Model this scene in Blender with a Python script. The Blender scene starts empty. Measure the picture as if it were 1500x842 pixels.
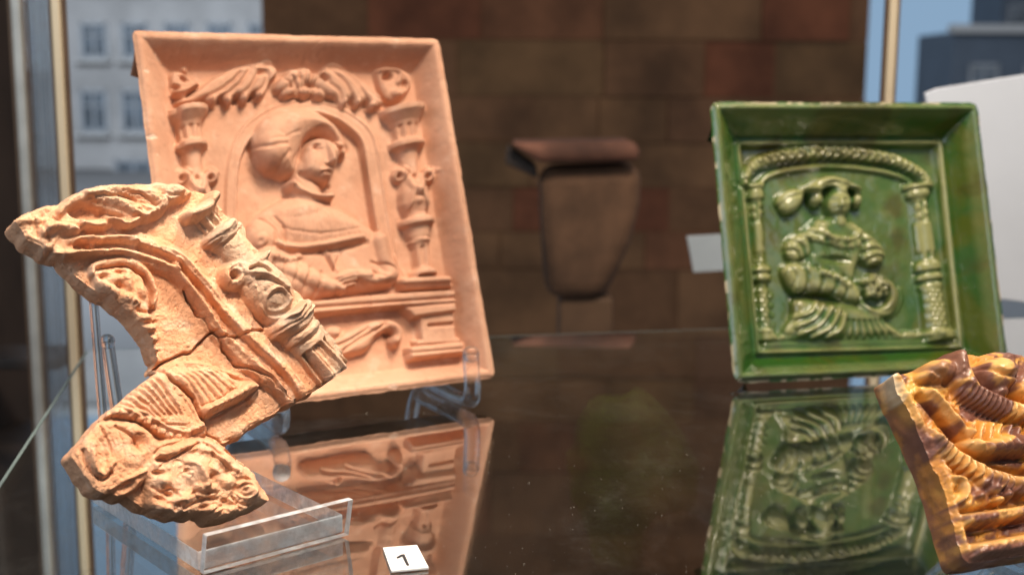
import bpy, bmesh, math, random
import numpy as np
from mathutils import Matrix, Vector

# ------------------------------------------------------------------ camera, world, lamps
W, H = 1500.0, 842.0                      # the photograph's own pixel frame
F, PITCH, ROLL, CAMH = 1799.48, 0.161238, -0.005641, 0.195384
def cam_axes():
    fw = np.array([0, math.cos(PITCH), -math.sin(PITCH)]); rt = np.array([1., 0, 0]); dn = np.cross(fw, rt)
    c, s = math.cos(ROLL), math.sin(ROLL)
    return np.array([c*rt + s*dn, -s*rt + c*dn, fw])
RC = cam_axes()
EYE = np.array([0, 0, CAMH])
sc = bpy.context.scene
COL = sc.collection
cd = bpy.data.cameras.new('camera'); co = bpy.data.objects.new('camera', cd); COL.objects.link(co)
cd.sensor_width = 36.0; cd.lens = F/W*36.0; cd.clip_start = 0.02; cd.clip_end = 300
m = Matrix.Identity(4)
for i in range(3):
    m[i][0] = RC[0][i]; m[i][1] = -RC[1][i]; m[i][2] = -RC[2][i]; m[i][3] = EYE[i]
co.matrix_world = m
cd.dof.use_dof = True; cd.dof.focus_distance = 0.55; cd.dof.aperture_fstop = 9.0
sc.camera = co

wd = bpy.data.worlds.new('World'); sc.world = wd; wd.use_nodes = True
wd.node_tree.nodes['Background'].inputs[0].default_value = (0.80, 0.84, 0.95, 1)
wd.node_tree.nodes['Background'].inputs[1].default_value = 0.24

def area(name, loc, target, size, power, col, size_y=None):
    l = bpy.data.lights.new(name, 'AREA'); l.energy = power; l.color = col; l.size = size
    if size_y: l.shape = 'RECTANGLE'; l.size_y = size_y
    o = bpy.data.objects.new(name, l); COL.objects.link(o); o.location = loc
    o.rotation_euler = (Vector(target) - Vector(loc)).to_track_quat('-Z', 'Y').to_euler()
    return o
WARM = (1.0, 0.85, 0.69)
def spot(name, loc, target, power, cone, col, radius=.03):
    l = bpy.data.lights.new(name, 'SPOT'); l.energy = power; l.color = col; l.spot_size = math.radians(cone); l.spot_blend = .8; l.shadow_soft_size = radius
    o = bpy.data.objects.new(name, l); COL.objects.link(o); o.location = loc
    o.rotation_euler = (Vector(target) - Vector(loc)).to_track_quat('-Z', 'Y').to_euler(); return o
area('display_case_lamp', (0.22, 0.47, 0.96), (-0.05, 0.68, 0.08), 0.24, 11.0, WARM)
area('display_case_lamp', (0.42, 0.40, 0.98), (0.22, 0.72, 0.08), 0.24, 4.5, WARM)
spot('display_case_spot', (0.08, 0.06, 0.92), (-0.15, 0.535, 0.085), 60, 25, WARM, .07)
spot('display_case_spot', (0.34, 0.04, 0.92), (0.21, 0.48, 0.05), 34, 22, WARM, .06)
area('wall_fill', (0.9, 2.2, 2.6), (0.5, 3.6, 0.4), 0.8, 12, (1.0, .80, .58))  # warm lamp added out of view to brighten the brick wall
area('daylight_fill', (-0.95, 0.0, 0.55), (0.1, 0.65, 0.08), 0.7, 4.0, (0.76, 0.88, 1.0))  # cool fill added from the left, as daylight from that side
area('daylight_fill', (0.9, -0.5, 0.75), (0.0, 0.7, 0.1), 0.7, 1.6, (0.72, 0.86, 1.0))  # weak cool fill added from the right for bluish glints on the glaze
area('street_daylight', (-6, 14, 13), (-9, 40, 3), 12, 6500, (0.78, 0.88, 1.0))

sc.view_settings.view_transform = 'Standard'; sc.view_settings.look = 'None'
sc.view_settings.exposure = 0.0; sc.view_settings.gamma = 1.0
sc.render.engine = 'CYCLES'
cy = sc.cycles
cy.use_denoising = True; cy.max_bounces = 14; cy.transmission_bounces = 12; cy.transparent_max_bounces = 16
cy.glossy_bounces = 6; cy.diffuse_bounces = 3; cy.caustics_refractive = False; cy.caustics_reflective = False
cy.sample_clamp_indirect = 4.0

# ------------------------------------------------------------------ pixel helpers
def rays(x, y):
    x = np.asarray(x, float); y = np.asarray(y, float)
    return ((x - W/2)/F)[..., None]*RC[0] + ((y - H/2)/F)[..., None]*RC[1] + RC[2]
def on_plane(x, y, P, N):
    d = rays(x, y); t = ((np.asarray(P) - EYE) @ N)/(d @ N)
    return EYE + d*t[..., None]
def ground(x, y, z=0.0): return on_plane(np.array(x), np.array(y), (0, 0, z), np.array([0, 0, 1.]))
def at_depth(x, y, Y): return on_plane(np.array(x), np.array(y), (0, Y, 0), np.array([0, 1., 0]))
def project(P):
    q = (P - EYE) @ RC.T
    return W/2 + F*q[..., 0]/q[..., 2], H/2 + F*q[..., 1]/q[..., 2]

# ------------------------------------------------------------------ numeric helpers
def ss(t): t = np.clip(t, 0, 1); return t*t*(3 - 2*t)
_rng = np.random.RandomState(7); LAT = _rng.rand(256, 256)
def vnoise(x, y, seed=0):
    x = x + seed*17.31; y = y + seed*9.73
    xi = np.floor(x).astype(int); yi = np.floor(y).astype(int); fx = ss(x - xi); fy = ss(y - yi)
    a = LAT[xi & 255, yi & 255]; b = LAT[(xi+1) & 255, yi & 255]; c = LAT[xi & 255, (yi+1) & 255]; d = LAT[(xi+1) & 255, (yi+1) & 255]
    return (a*(1-fx) + b*fx)*(1-fy) + (c*(1-fx) + d*fx)*fy
def fbm(x, y, scale, octaves=4, seed=0):
    v = 0; a = 1.0; s = 0
    for k in range(octaves):
        v = v + a*(vnoise(x/scale*2**k, y/scale*2**k, seed + k) - .5); s += a; a *= .5
    return v/s*2
def blur(A, r, n=2):
    if r < 1: return A
    for _ in range(n):
        for ax in (0, 1):
            P = np.pad(A, [(r+1, r) if k == ax else (0, 0) for k in (0, 1)], mode='edge'); C = np.cumsum(P, axis=ax); L = A.shape[ax]
            A = (np.take(C, np.arange(2*r+1, 2*r+1+L), ax) - np.take(C, np.arange(0, L), ax))/(2*r+1)
    return A
def smooth_path(pts, n=6, closed=False):
    p = np.array(pts, float)
    if len(p) < 3: return p
    q = np.vstack([p[-1:], p, p[:2]]) if closed else np.vstack([2*p[:1]-p[1:2], p, 2*p[-1:]-p[-2:-1]])
    out = []
    for i in range(1, len(q)-2):
        a, b, c, d = q[i-1], q[i], q[i+1], q[i+2]
        for t in np.linspace(0, 1, n, endpoint=False):
            out.append(.5*(2*b + (c-a)*t + (2*a-5*b+4*c-d)*t*t + (3*b-a-3*c+d)*t**3))
    if not closed: out.append(p[-1])
    return np.array(out)
def path_field(X, Y, P):
    """distance to an open path, and position 0..1 along it, signed side"""
    best = np.full(X.shape, 1e9); T = np.zeros(X.shape); n = len(P)-1
    for i in range(n):
        a, b = P[i, :2], P[i+1, :2]; d = b-a; L = d@d + 1e-9
        t = np.clip(((X-a[0])*d[0] + (Y-a[1])*d[1])/L, 0, 1)
        e = np.hypot(X-a[0]-t*d[0], Y-a[1]-t*d[1]); k = e < best
        best = np.where(k, e, best); T = np.where(k, (i+t)/n, T)
    return best, T
def poly_sd(X, Y, P):
    """signed distance to a closed polygon, positive inside, and nearest points"""
    best = np.full(X.shape, 1e9); NX = X.copy(); NY = Y.copy(); ins = np.zeros(X.shape, bool); n = len(P)
    for i in range(n):
        a, b = P[i], P[(i+1) % n]; d = b-a; L = d@d + 1e-9
        t = np.clip(((X-a[0])*d[0] + (Y-a[1])*d[1])/L, 0, 1)
        px, py = a[0]+t*d[0], a[1]+t*d[1]; e = np.hypot(X-px, Y-py); k = e < best
        best = np.where(k, e, best); NX = np.where(k, px, NX); NY = np.where(k, py, NY)
        c = ((a[1] > Y) != (b[1] > Y)) & (X < (b[0]-a[0])*(Y-a[1])/(b[1]-a[1] + 1e-12) + a[0]); ins ^= c
    return np.where(ins, best, -best), NX, NY
PROF = dict(round=lambda x: np.sqrt(np.clip(1-x*x, 0, 1)), dome=lambda x: np.clip(1-x*x, 0, 1), soft=lambda x: ss(1-x),
            flat=lambda x: ss((1-x)*3.0), ridge=lambda x: np.clip(1-x, 0, 1), bowl=lambda x: np.clip(1-x*x, 0, 1)**2)

# ------------------------------------------------------------------ materials
def mat(name):
    m = bpy.data.materials.new(name); m.use_nodes = True; nt = m.node_tree
    return m, nt, nt.nodes['Principled BSDF']
def node(nt, typ, **kw):
    n = nt.nodes.new(typ)
    for k, v in kw.items():
        if k in n.inputs: n.inputs[k].default_value = v
        else: setattr(n, k, v)
    return n
def mix(nt, fac, a, b):
    n = nt.nodes.new('ShaderNodeMix'); n.data_type = 'RGBA'
    for k, v in ((0, fac), (6, a), (7, b)):
        if isinstance(v, bpy.types.NodeSocket): nt.links.new(v, n.inputs[k])
        else: n.inputs[k].default_value = (*v, 1) if isinstance(v, tuple) else v
    return n.outputs[2]
def ramp(nt, src, lo, hi):
    n = nt.nodes.new('ShaderNodeMapRange'); n.interpolation_type = 'SMOOTHSTEP'
    n.inputs[1].default_value = lo; n.inputs[2].default_value = hi; nt.links.new(src, n.inputs[0]); return n.outputs[0]
def noise(nt, scale, detail=5, rough=.6, vec=None, dist=0.0):
    n = nt.nodes.new('ShaderNodeTexNoise'); n.inputs['Scale'].default_value = scale; n.inputs['Detail'].default_value = detail
    n.inputs['Roughness'].default_value = rough; n.inputs['Distortion'].default_value = dist
    if vec is None:
        tc = nt.nodes.get('tc') or nt.nodes.new('ShaderNodeTexCoord'); tc.name = 'tc'; vec = tc.outputs['Object']
    nt.links.new(vec, n.inputs['Vector']); return n.outputs['Fac']
def attr(nt, name):
    n = nt.nodes.new('ShaderNodeAttribute'); n.attribute_name = name; return n.outputs['Fac']
def mult(nt, a, b):
    n = nt.nodes.new('ShaderNodeMath'); n.operation = 'MULTIPLY'
    for i, v in enumerate((a, b)):
        if isinstance(v, bpy.types.NodeSocket): nt.links.new(v, n.inputs[i])
        else: n.inputs[i].default_value = v
    return n.outputs[0]
def bump(nt, b, src, dist, strength=1.0, prev=None):
    n = nt.nodes.new('ShaderNodeBump'); n.inputs['Distance'].default_value = dist; n.inputs['Strength'].default_value = strength
    nt.links.new(src, n.inputs['Height'])
    if prev is not None: nt.links.new(prev.outputs[0], n.inputs['Normal'])
    nt.links.new(n.outputs[0], b.inputs['Normal']); return n
def plain(name, col, rough=.6, metal=0.0, var=.15, scale=20, spec=.5):
    m, nt, b = mat(name); n = noise(nt, scale)
    c = mix(nt, ramp(nt, n, .3, .7), tuple(v*(1-var) for v in col), tuple(min(1, v*(1+var)) for v in col))
    nt.links.new(c, b.inputs['Base Color']); b.inputs['Roughness'].default_value = rough; b.inputs['Metallic'].default_value = metal
    b.inputs['Specular IOR Level'].default_value = spec
    return m

def clay(name, a, b_, pale, dirt, speck=.5, grain=.00035, fine=900):
    m, nt, b = mat(name)
    c = mix(nt, ramp(nt, noise(nt, 28, 6), .35, .68), a, b_)
    c = mix(nt, mult(nt, ramp(nt, noise(nt, 85, 5, .65), .52, .78), .55), c, pale)
    c = mix(nt, mult(nt, ramp(nt, noise(nt, 420, 3, .7), .63, .74), speck), c, dirt)
    c = mix(nt, attr(nt, 'patina'), c, dirt)
    c = mix(nt, attr(nt, 'chip'), c, pale)
    nt.links.new(c, b.inputs['Base Color']); b.inputs['Roughness'].default_value = .88; b.inputs['Specular IOR Level'].default_value = .22
    p = bump(nt, b, noise(nt, fine, 4, .7), grain)
    bump(nt, b, noise(nt, 160, 5, .6), grain*2.2, 1.0, p)
    return m
M = {}
M['terracotta'] = clay('pale orange terracotta', (.60, .315, .195), (.67, .38, .245), (.78, .54, .40), (.45, .235, .145), .35, .0002, 700)
M['fragment_clay'] = clay('weathered terracotta', (.64, .31, .165), (.72, .40, .235), (.82, .60, .44), (.47, .345, .25), .6, .0008, 800)

def glaze(name, cols, rough, coat=.6):
    m, nt, b = mat(name)
    base, second, crest, stain = cols
    c = mix(nt, ramp(nt, noise(nt, 22, 5, .6, dist=.8), .42, .62), base, second)
    c = mix(nt, mult(nt, attr(nt, 'crest'), .85), c, crest)
    c = mix(nt, attr(nt, 'patina'), c, stain)
    c = mix(nt, attr(nt, 'chip'), c, (.62, .50, .33))
    nt.links.new(c, b.inputs['Base Color'])
    r = nt.nodes.new('ShaderNodeMapRange'); nt.links.new(noise(nt, 60, 4), r.inputs[0]); r.inputs[3].default_value = rough*.6; r.inputs[4].default_value = rough*1.5
    nt.links.new(r.outputs[0], b.inputs['Roughness'])
    b.inputs['Coat Weight'].default_value = coat; b.inputs['Coat Roughness'].default_value = .06
    bump(nt, b, noise(nt, 170, 4, .55), .0005)
    return m
M['green_glaze'] = glaze('green lead glaze', ((.030, .100, .015), (.076, .102, .010), (.33, .32, .13), (.06, .036, .008)), .16)
M['ochre_glaze'] = glaze('ochre and purple glaze', ((.47, .19, .030), (.58, .30, .06), (.62, .34, .11), (.125, .045, .034)), .42, .12)

def shelf_glass(name, tint, r0=.05, rough=0.0, gain=1.0):
    """clear sheet: straight transmission and mirror reflection weighted by the angle of view (Fresnel)"""
    m, nt, b = mat(name); nt.nodes.remove(b)
    g = nt.nodes.new('ShaderNodeNewGeometry'); d = nt.nodes.new('ShaderNodeVectorMath'); d.operation = 'DOT_PRODUCT'
    nt.links.new(g.outputs['Incoming'], d.inputs[0]); nt.links.new(g.outputs['Normal'], d.inputs[1])
    def mth(op, a, b2=None):
        n = nt.nodes.new('ShaderNodeMath'); n.operation = op
        for i, v in enumerate((a, b2)):
            if v is None: continue
            if isinstance(v, bpy.types.NodeSocket): nt.links.new(v, n.inputs[i])
            else: n.inputs[i].default_value = v
        return n.outputs[0]
    c = mth('ABSOLUTE', d.outputs['Value']); k = mth('POWER', mth('SUBTRACT', 1.0, c), 5.0)
    f = mth('MINIMUM', mth('MULTIPLY', mth('ADD', mth('MULTIPLY', k, 1-r0), r0), gain), 1.0)
    t = nt.nodes.new('ShaderNodeBsdfTransparent'); t.inputs[0].default_value = (*tint, 1)
    s = nt.nodes.new('ShaderNodeBsdfGlossy'); s.inputs['Roughness'].default_value = rough; s.inputs[0].default_value = (1, 1, 1, 1)
    x = nt.nodes.new('ShaderNodeMixShader'); nt.links.new(f, x.inputs[0]); nt.links.new(t.outputs[0], x.inputs[1]); nt.links.new(s.outputs[0], x.inputs[2])
    nt.links.new(x.outputs[0], nt.nodes['Material Output'].inputs[0]); return m
M['shelf'] = shelf_glass('glass shelf', (.80, .84, .82), .075, 0.0, 2.15)
nt = M['shelf'].node_tree; src = nt.nodes['Material Output'].inputs[0].links[0].from_socket; d = nt.nodes.new('ShaderNodeBsdfDiffuse'); d.inputs[0].default_value = (.6, .58, .55, 1)
x = nt.nodes.new('ShaderNodeMixShader'); nt.links.new(src, x.inputs[1]); nt.links.new(d.outputs[0], x.inputs[2])
nt.links.new(mult(nt, mult(nt, ramp(nt, noise(nt, 9, 6, .7, dist=1.5), .45, .75), ramp(nt, noise(nt, 120, 3, .7), .2, .9)), .035), x.inputs[0]); nt.links.new(x.outputs[0], nt.nodes['Material Output'].inputs[0])
M['pane'] = shelf_glass('glass pane', (.93, .95, .95), .05)
def acrylic(name, haze, tint=(.95, .965, .97)):
    m = shelf_glass(name, tint, .06); nt = m.node_tree; out = nt.nodes['Material Output']; src = out.inputs[0].links[0].from_socket
    d = nt.nodes.new('ShaderNodeBsdfDiffuse'); d.inputs[0].default_value = (.86, .89, .92, 1); t = nt.nodes.new('ShaderNodeBsdfTranslucent'); t.inputs[0].default_value = (.86, .89, .92, 1)
    a = nt.nodes.new('ShaderNodeMixShader'); a.inputs[0].default_value = .5; nt.links.new(d.outputs[0], a.inputs[1]); nt.links.new(t.outputs[0], a.inputs[2])
    x = nt.nodes.new('ShaderNodeMixShader'); nt.links.new(src, x.inputs[1]); nt.links.new(a.outputs[0], x.inputs[2])
    n = ramp(nt, noise(nt, 130, 3), .3, .75); k = nt.nodes.new('ShaderNodeMapRange'); nt.links.new(n, k.inputs[0]); k.inputs[3].default_value = haze*.55; k.inputs[4].default_value = min(1, haze*1.5); nt.links.new(k.outputs[0], x.inputs[0])
    nt.links.new(x.outputs[0], out.inputs[0]); return m
M['acrylic'] = acrylic('clear acrylic', .010)
m, nt, b = mat('clear acrylic rod'); M['rod'] = m
b.inputs['Base Color'].default_value = (.97, .98, .985, 1); b.inputs['Roughness'].default_value = .02; b.inputs['IOR'].default_value = 1.42; b.inputs['Transmission Weight'].default_value = 1.0
x = nt.nodes.new('ShaderNodeMixShader'); x.inputs[0].default_value = .5; t = nt.nodes.new('ShaderNodeBsdfTransparent'); t.inputs[0].default_value = (.95, .96, .97, 1)
nt.links.new(b.outputs[0], x.inputs[1]); nt.links.new(t.outputs[0], x.inputs[2]); nt.links.new(x.outputs[0], nt.nodes['Material Output'].inputs[0])
M['edge_glow'] = acrylic('whitened acrylic edge', .85)  # white colour stands in for light gathering at the acrylic edges
M['edge'] = plain('ground glass edge', (.14, .18, .175), .35)
M['brass'] = plain('pale brass', (.74, .60, .40), .42, .35, .08, 6)
M['white'] = plain('white card', (.80, .80, .79), .6, 0, .03); M['cool_white'] = plain('cool white board', (.70, .74, .80), .6, 0, .05, 4); M['grey_card'] = plain('grey-white card', (.42, .47, .50), .6, 0, .05)
M['ink'] = plain('black print', (.03, .03, .035), .6)
M['dark'] = plain('dark wood', (.035, .024, .018), .55, 0, .3, 9)

# ------------------------------------------------------------------ objects
def link(o, parent=None):
    COL.objects.link(o)
    if parent is not None: o.parent = parent
    return o
def tag(o, label=None, cat=None, group=None, kind=None):
    for k, v in (('label', label), ('category', cat), ('group', group), ('kind', kind)):
        if v: o[k] = v
    return o
def empty(name, loc):
    o = bpy.data.objects.new(name, None); o.empty_display_size = .01; o.location = loc; return link(o)
def mesh_obj(name, verts, faces, material, parent=None, smooth=False):
    me = bpy.data.meshes.new(name)
    v = np.array(verts, float)
    q = parent
    while q is not None: v = v - np.array(q.location); q = q.parent
    me.from_pydata(v.tolist(), [], faces); me.materials.append(material); me.update()
    if smooth: me.polygons.foreach_set('use_smooth', [True]*len(me.polygons))
    return link(bpy.data.objects.new(name, me), parent)
def slab(quad, d):
    """8 verts, 6 faces: a quad given in order, thickened by vector d"""
    q = [np.array(p, float) for p in quad]; v = q + [p + d for p in q]
    return v, [(3, 2, 1, 0), (4, 5, 6, 7), (0, 1, 5, 4), (1, 2, 6, 5), (2, 3, 7, 6), (3, 0, 4, 7)]
def box(c, s, rz=0.0):
    c = np.array(c, float); U = np.array([math.cos(rz), math.sin(rz), 0])*s[0]/2; V = np.array([-math.sin(rz), math.cos(rz), 0])*s[1]/2
    b = c - [0, 0, s[2]/2]
    return slab([b-U-V, b+U-V, b+U+V, b-U+V], np.array([0, 0, s[2]]))
def edged(o, thin):
    """whiten the narrow edge faces of a clear sheet: their glow is put into the colour"""
    o.data.materials.append(M['edge_glow'])
    for p in o.data.polygons:
        L = [(o.data.vertices[p.vertices[i]].co - o.data.vertices[p.vertices[i-1]].co).length for i in range(4)]
        if min(L) < thin: p.material_index = 1
    return o
def bevelled(o, w, seg=2):
    md = o.modifiers.new('bevel', 'BEVEL'); md.width = w; md.segments = seg; md.limit_method = 'ANGLE'; return o
def tube_mesh(path, r, seg=14, flat=1.0):
    P = smooth_path(path, 7) if len(path) > 2 else np.array(path, float)
    rr = r if hasattr(r, '__len__') else [r]*len(P)
    V = []; Fc = []; up = None
    for i, p in enumerate(P):
        t = P[min(i+1, len(P)-1)] - P[max(i-1, 0)]; t = t/np.linalg.norm(t)
        if up is None:
            up = np.cross(t, [0.31, 0.87, 0.2]); up /= np.linalg.norm(up)
        up = up - t*(up@t); up /= np.linalg.norm(up); sd = np.cross(t, up)
        for k in range(seg):
            a = 2*math.pi*k/seg; V.append(p + rr[i]*(math.cos(a)*up*flat + math.sin(a)*sd))
    n = len(P)
    for i in range(n-1):
        for k in range(seg): Fc.append((i*seg+k, i*seg+(k+1) % seg, (i+1)*seg+(k+1) % seg, (i+1)*seg+k))
    Fc.append(tuple(range(seg))[::-1]); Fc.append(tuple((n-1)*seg+k for k in range(seg)))
    return V, Fc

# ------------------------------------------------------------------ reliefs: sculpted height fields
class Relief:
    """a clay plate: a fine mesh over its own plane, raised by sculpting strokes measured on the photograph"""
    def __init__(s, o, yaw, tilt, u0, u1, v0, v1, step, ref):
        s.o = np.array(o, float)
        s.U = np.array([math.cos(yaw), math.sin(yaw), 0]); nh = np.array([math.sin(yaw), -math.cos(yaw), 0])
        s.V = np.array([0, 0, math.cos(tilt)]) - nh*math.sin(tilt); s.N = np.cross(s.U, s.V)
        s.step = step; s.ref = ref
        s.gu, s.gv = np.meshgrid(np.arange(u0, u1, step), np.arange(v0, v1, step))
        s.X, s.Y = project(s.o + s.gu[..., None]*s.U + s.gv[..., None]*s.V + s.N*ref*.001)
        s.H = np.full(s.X.shape, float(ref)); s.L = np.zeros(s.X.shape, int); s.names = ['panel']
        s.patina = np.zeros(s.X.shape); s.chip = np.zeros(s.X.shape); s.base = ref
        s.ppc = abs(s.X[5, 6] - s.X[5, 5]); s.gain = 1.0; s.u0, s.v0 = u0, v0
    def lab(s, name): s.names.append(name); return len(s.names)-1
    def uv(s, x, y, n):
        P = on_plane(np.asarray(x, float), np.asarray(y, float), s.o + s.N*n*.001, s.N) - s.o
        return P @ s.U, P @ s.V
    def crop(s, x0, x1, y0, y1):
        k = (s.X >= x0) & (s.X <= x1) & (s.Y >= y0) & (s.Y <= y1)
        if not k.any(): return None
        r = np.where(k.any(1))[0]; c = np.where(k.any(0))[0]
        return np.s_[r[0]:r[-1]+1, c[0]:c[-1]+1]
    def height_at(s, x, y):
        a, b = s.uv(x, y, s.ref); i = np.clip(np.rint((b-s.v0)/s.step).astype(int), 0, s.H.shape[0]-1); j = np.clip(np.rint((a-s.u0)/s.step).astype(int), 0, s.H.shape[1]-1)
        return s.H[i, j]
    def foot(s, pts, h=None):
        """points seen on raised clay -> the points of the ground plane straight below them"""
        p = np.array(pts, float)[:, :2]; cx, cy = p[:, 0].mean(), p[:, 1].mean()
        P = on_plane(np.array(cx), np.array(cy), s.o + s.N*s.ref*.001, s.N); x2, y2 = project(P + s.N*.001); k = np.array([x2-cx, y2-cy])
        if h is None:
            q = p
            for _ in range(3): h = float(np.mean(s.height_at(q[:, 0], q[:, 1]))) - s.ref; q = p - k*h*s.gain
        return p - k*h*s.gain
    def lift(s, mode, h, b):
        if mode != 'max': return None
        return (s.base if b is None else b) - s.ref + .65*float(np.max(h))
    def put(s, sl, p, inside, h, mode, b, lab):
        Hs = s.H[sl]; b = s.base if b is None else b
        if mode == 'max':
            val = b + h*p; k = inside & (val > Hs); s.H[sl] = np.where(k, val, Hs)
        else:
            k = inside & (p > .15); s.H[sl] = Hs + np.where(inside, h*p, 0)
        if lab is not None: s.L[sl] = np.where(k, lab, s.L[sl])
    def stroke(s, pts, r, h, prof='round', mode='max', b=None, lab=None, n=6, twist=None, wob=0):
        pts = s.foot(pts, s.lift(mode, h, b)); P = smooth_path(pts, n); r_ = np.atleast_1d(np.array(r, float)); rm = r_.max()
        sl = s.crop(P[:, 0].min()-rm, P[:, 0].max()+rm, P[:, 1].min()-rm, P[:, 1].max()+rm)
        if sl is None: return
        X, Y = s.X[sl], s.Y[sl]
        if wob: X = X + wob*fbm(X, Y, 14, 2, 3); Y = Y + wob*fbm(X, Y, 14, 2, 9)
        d, t = path_field(X, Y, P); R = np.interp(t, np.linspace(0, 1, len(r_)), r_) if len(r_) > 1 else rm
        hh = np.interp(t, np.linspace(0, 1, len(h)), h) if hasattr(h, '__len__') else h
        x = d/np.maximum(R, .01); p = PROF[prof](np.clip(x, 0, 1))
        if twist: p = p*(1 - twist[1]*(.5+.5*np.cos(2*math.pi*(t*twist[0] + x*twist[2]))))
        s.put(sl, p, x < 1, hh, mode, b, lab)
    def blob(s, cx, cy, rx, ry, h, ang=0, prof='round', mode='max', b=None, lab=None):
        (cx, cy), = s.foot([(cx, cy)], s.lift(mode, h, b)); rm = max(rx, ry); sl = s.crop(cx-rm, cx+rm, cy-rm, cy+rm)
        if sl is None: return
        a = math.radians(ang); dx = s.X[sl]-cx; dy = s.Y[sl]-cy
        x = np.hypot((dx*math.cos(a)+dy*math.sin(a))/rx, (-dx*math.sin(a)+dy*math.cos(a))/ry)
        s.put(sl, PROF[prof](np.clip(x, 0, 1)), x < 1, h, mode, b, lab)
    def poly(s, pts, h, bev, mode='max', b=None, lab=None, n=5, prof='round', wob=0):
        pts = s.foot(pts, s.lift(mode, h, b)); P = smooth_path(pts, n, True) if n > 1 else np.array(pts, float)
        sl = s.crop(P[:, 0].min(), P[:, 0].max(), P[:, 1].min(), P[:, 1].max())
        if sl is None: return
        X, Y = s.X[sl], s.Y[sl]
        if wob: X = X + wob*fbm(X, Y, 14, 2, 3); Y = Y + wob*fbm(X, Y, 14, 2, 9)
        d, _, _ = poly_sd(X, Y, P); x = 1 - np.clip(d/bev, 0, 1)
        s.put(sl, PROF[prof](x), d > 0, h, mode, b, lab)
    def lathe(s, A, B, prof, k=.42, b=None, lab=None, flutes=(), mode='max'):
        """turned shaft from A to B: prof = (position in px along the axis, half width in px); height follows the round section"""
        A, B = s.foot([A, B], s.lift('max', .8*k*max(q[1] for q in prof), b)); ax = (B-A)/np.hypot(*(B-A)); pr = np.array(prof, float); rm = pr[:, 1].max()
        E = np.array([A+ax*pr[0, 0], A+ax*pr[-1, 0]])
        sl = s.crop(E[:, 0].min()-rm, E[:, 0].max()+rm, E[:, 1].min()-rm, E[:, 1].max()+rm)
        if sl is None: return
        dx = s.X[sl]-A[0]; dy = s.Y[sl]-A[1]; t = dx*ax[0]+dy*ax[1]; e = dx*ax[1]*-1+dy*ax[0]
        R = np.interp(t, pr[:, 0], pr[:, 1]); x = np.abs(e)/R
        hh = k*np.sqrt(np.clip(R*R - e*e, 0, None))
        for (t0, t1, cnt, dep) in flutes:
            w = ss((t-t0)/3)*ss((t1-t)/3); hh = hh - w*dep*(.5+.5*np.cos(2*math.pi*cnt*np.arcsin(np.clip(e/R, -1, 1))/math.pi))
        s.put(sl, hh, (x < 1) & (t >= pr[0, 0]) & (t <= pr[-1, 0]), 1.0, mode, b, lab)
    def line(s, pts, w, dep, n=4, lab=None, prof='ridge'): s.stroke(pts, w, -dep, prof, 'add', n=n, wob=1.5 if n > 1 else 0)
    def beads(s, pts, cnt, r, h, mode='add', b=None, lab=None, prof='round', jit=0):
        P = smooth_path(pts, 8); L = np.r_[0, np.cumsum(np.hypot(*np.diff(P, axis=0).T))]
        for i in range(cnt):
            q = L[-1]*(i+.5)/cnt; j = jit*(vnoise(np.array(i*1.7), np.array(cnt*.3))-.5)*2
            s.blob(np.interp(q, L, P[:, 0])+j, np.interp(q, L, P[:, 1])-j, r*(1+.2*j), r, h, 0, prof, mode, b, lab)
    # ---- turn the height field into meshes, one for each part
    def build(s, name, outline, thick, flare, material, levels=6, rough=1.0, body='body', stain=0, thin=0):
        P = np.array(outline, float)
        sd, NX, NY = poly_sd(s.X, s.Y, P)
        ok = sd > -.45*s.ppc
        cell = ok[:-1, :-1] & ok[1:, :-1] & ok[:-1, 1:] & ok[1:, 1:]
        for _ in range(3):     # no cell may hang on by a corner
            nb = sum(np.pad(cell, 1)[1+a:1+a+cell.shape[0], 1+b:1+b+cell.shape[1]].astype(int) for a, b in ((0, 1), (1, 0), (0, -1), (-1, 0))); cell &= nb >= 2
        ny, nx = s.X.shape; idx = np.arange(ny*nx).reshape(ny, nx)
        q = np.stack([idx[:-1, :-1], idx[:-1, 1:], idx[1:, 1:], idx[1:, :-1]], -1)
        Q = q[cell]
        ed = {}
        E = np.concatenate([Q[:, [i, (i+1) % 4]] for i in range(4)])
        key = np.minimum(E[:, 0], E[:, 1])*np.int64(ny*nx) + np.maximum(E[:, 0], E[:, 1])
        u, inv, cnt = np.unique(key, return_inverse=True, return_counts=True)
        be = E[cnt[inv] == 1]
        nxt = {}
        for a, b in be: nxt.setdefault(int(a), []).append(int(b))
        loops = []; left = {a for a in nxt}
        while left:
            a = next(iter(left)); lp = []
            while a in nxt and nxt[a]:
                lp.append(a); left.discard(a); a = nxt[a].pop()
            if len(lp) > 8: loops.append(lp)
        loop = np.array(max(loops, key=len))
        X = s.X.copy().ravel(); Y = s.Y.copy().ravel(); bmask = np.zeros(ny*nx, bool); bmask[be.ravel()] = True
        near = bmask & (np.abs(sd.ravel()) < 2.2*s.ppc)
        X[near] = NX.ravel()[near]; Y[near] = NY.ravel()[near]
        for _ in range(3):
            for A_ in (X, Y):
                q0 = A_[loop]; A_[loop] = (np.roll(q0, 1) + 2*q0 + np.roll(q0, -1))/4
        gu, gv = s.uv(X, Y, s.ref); h = s.H.ravel()
        pos = s.o + gu[:, None]*s.U + gv[:, None]*s.V + (h*.001)[:, None]*s.N
        G = pos.reshape(ny, nx, 3); nr = np.cross(np.gradient(G, axis=1), np.gradient(G, axis=0)).reshape(-1, 3)
        nr /= np.linalg.norm(nr, axis=1)[:, None] + 1e-12
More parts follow.
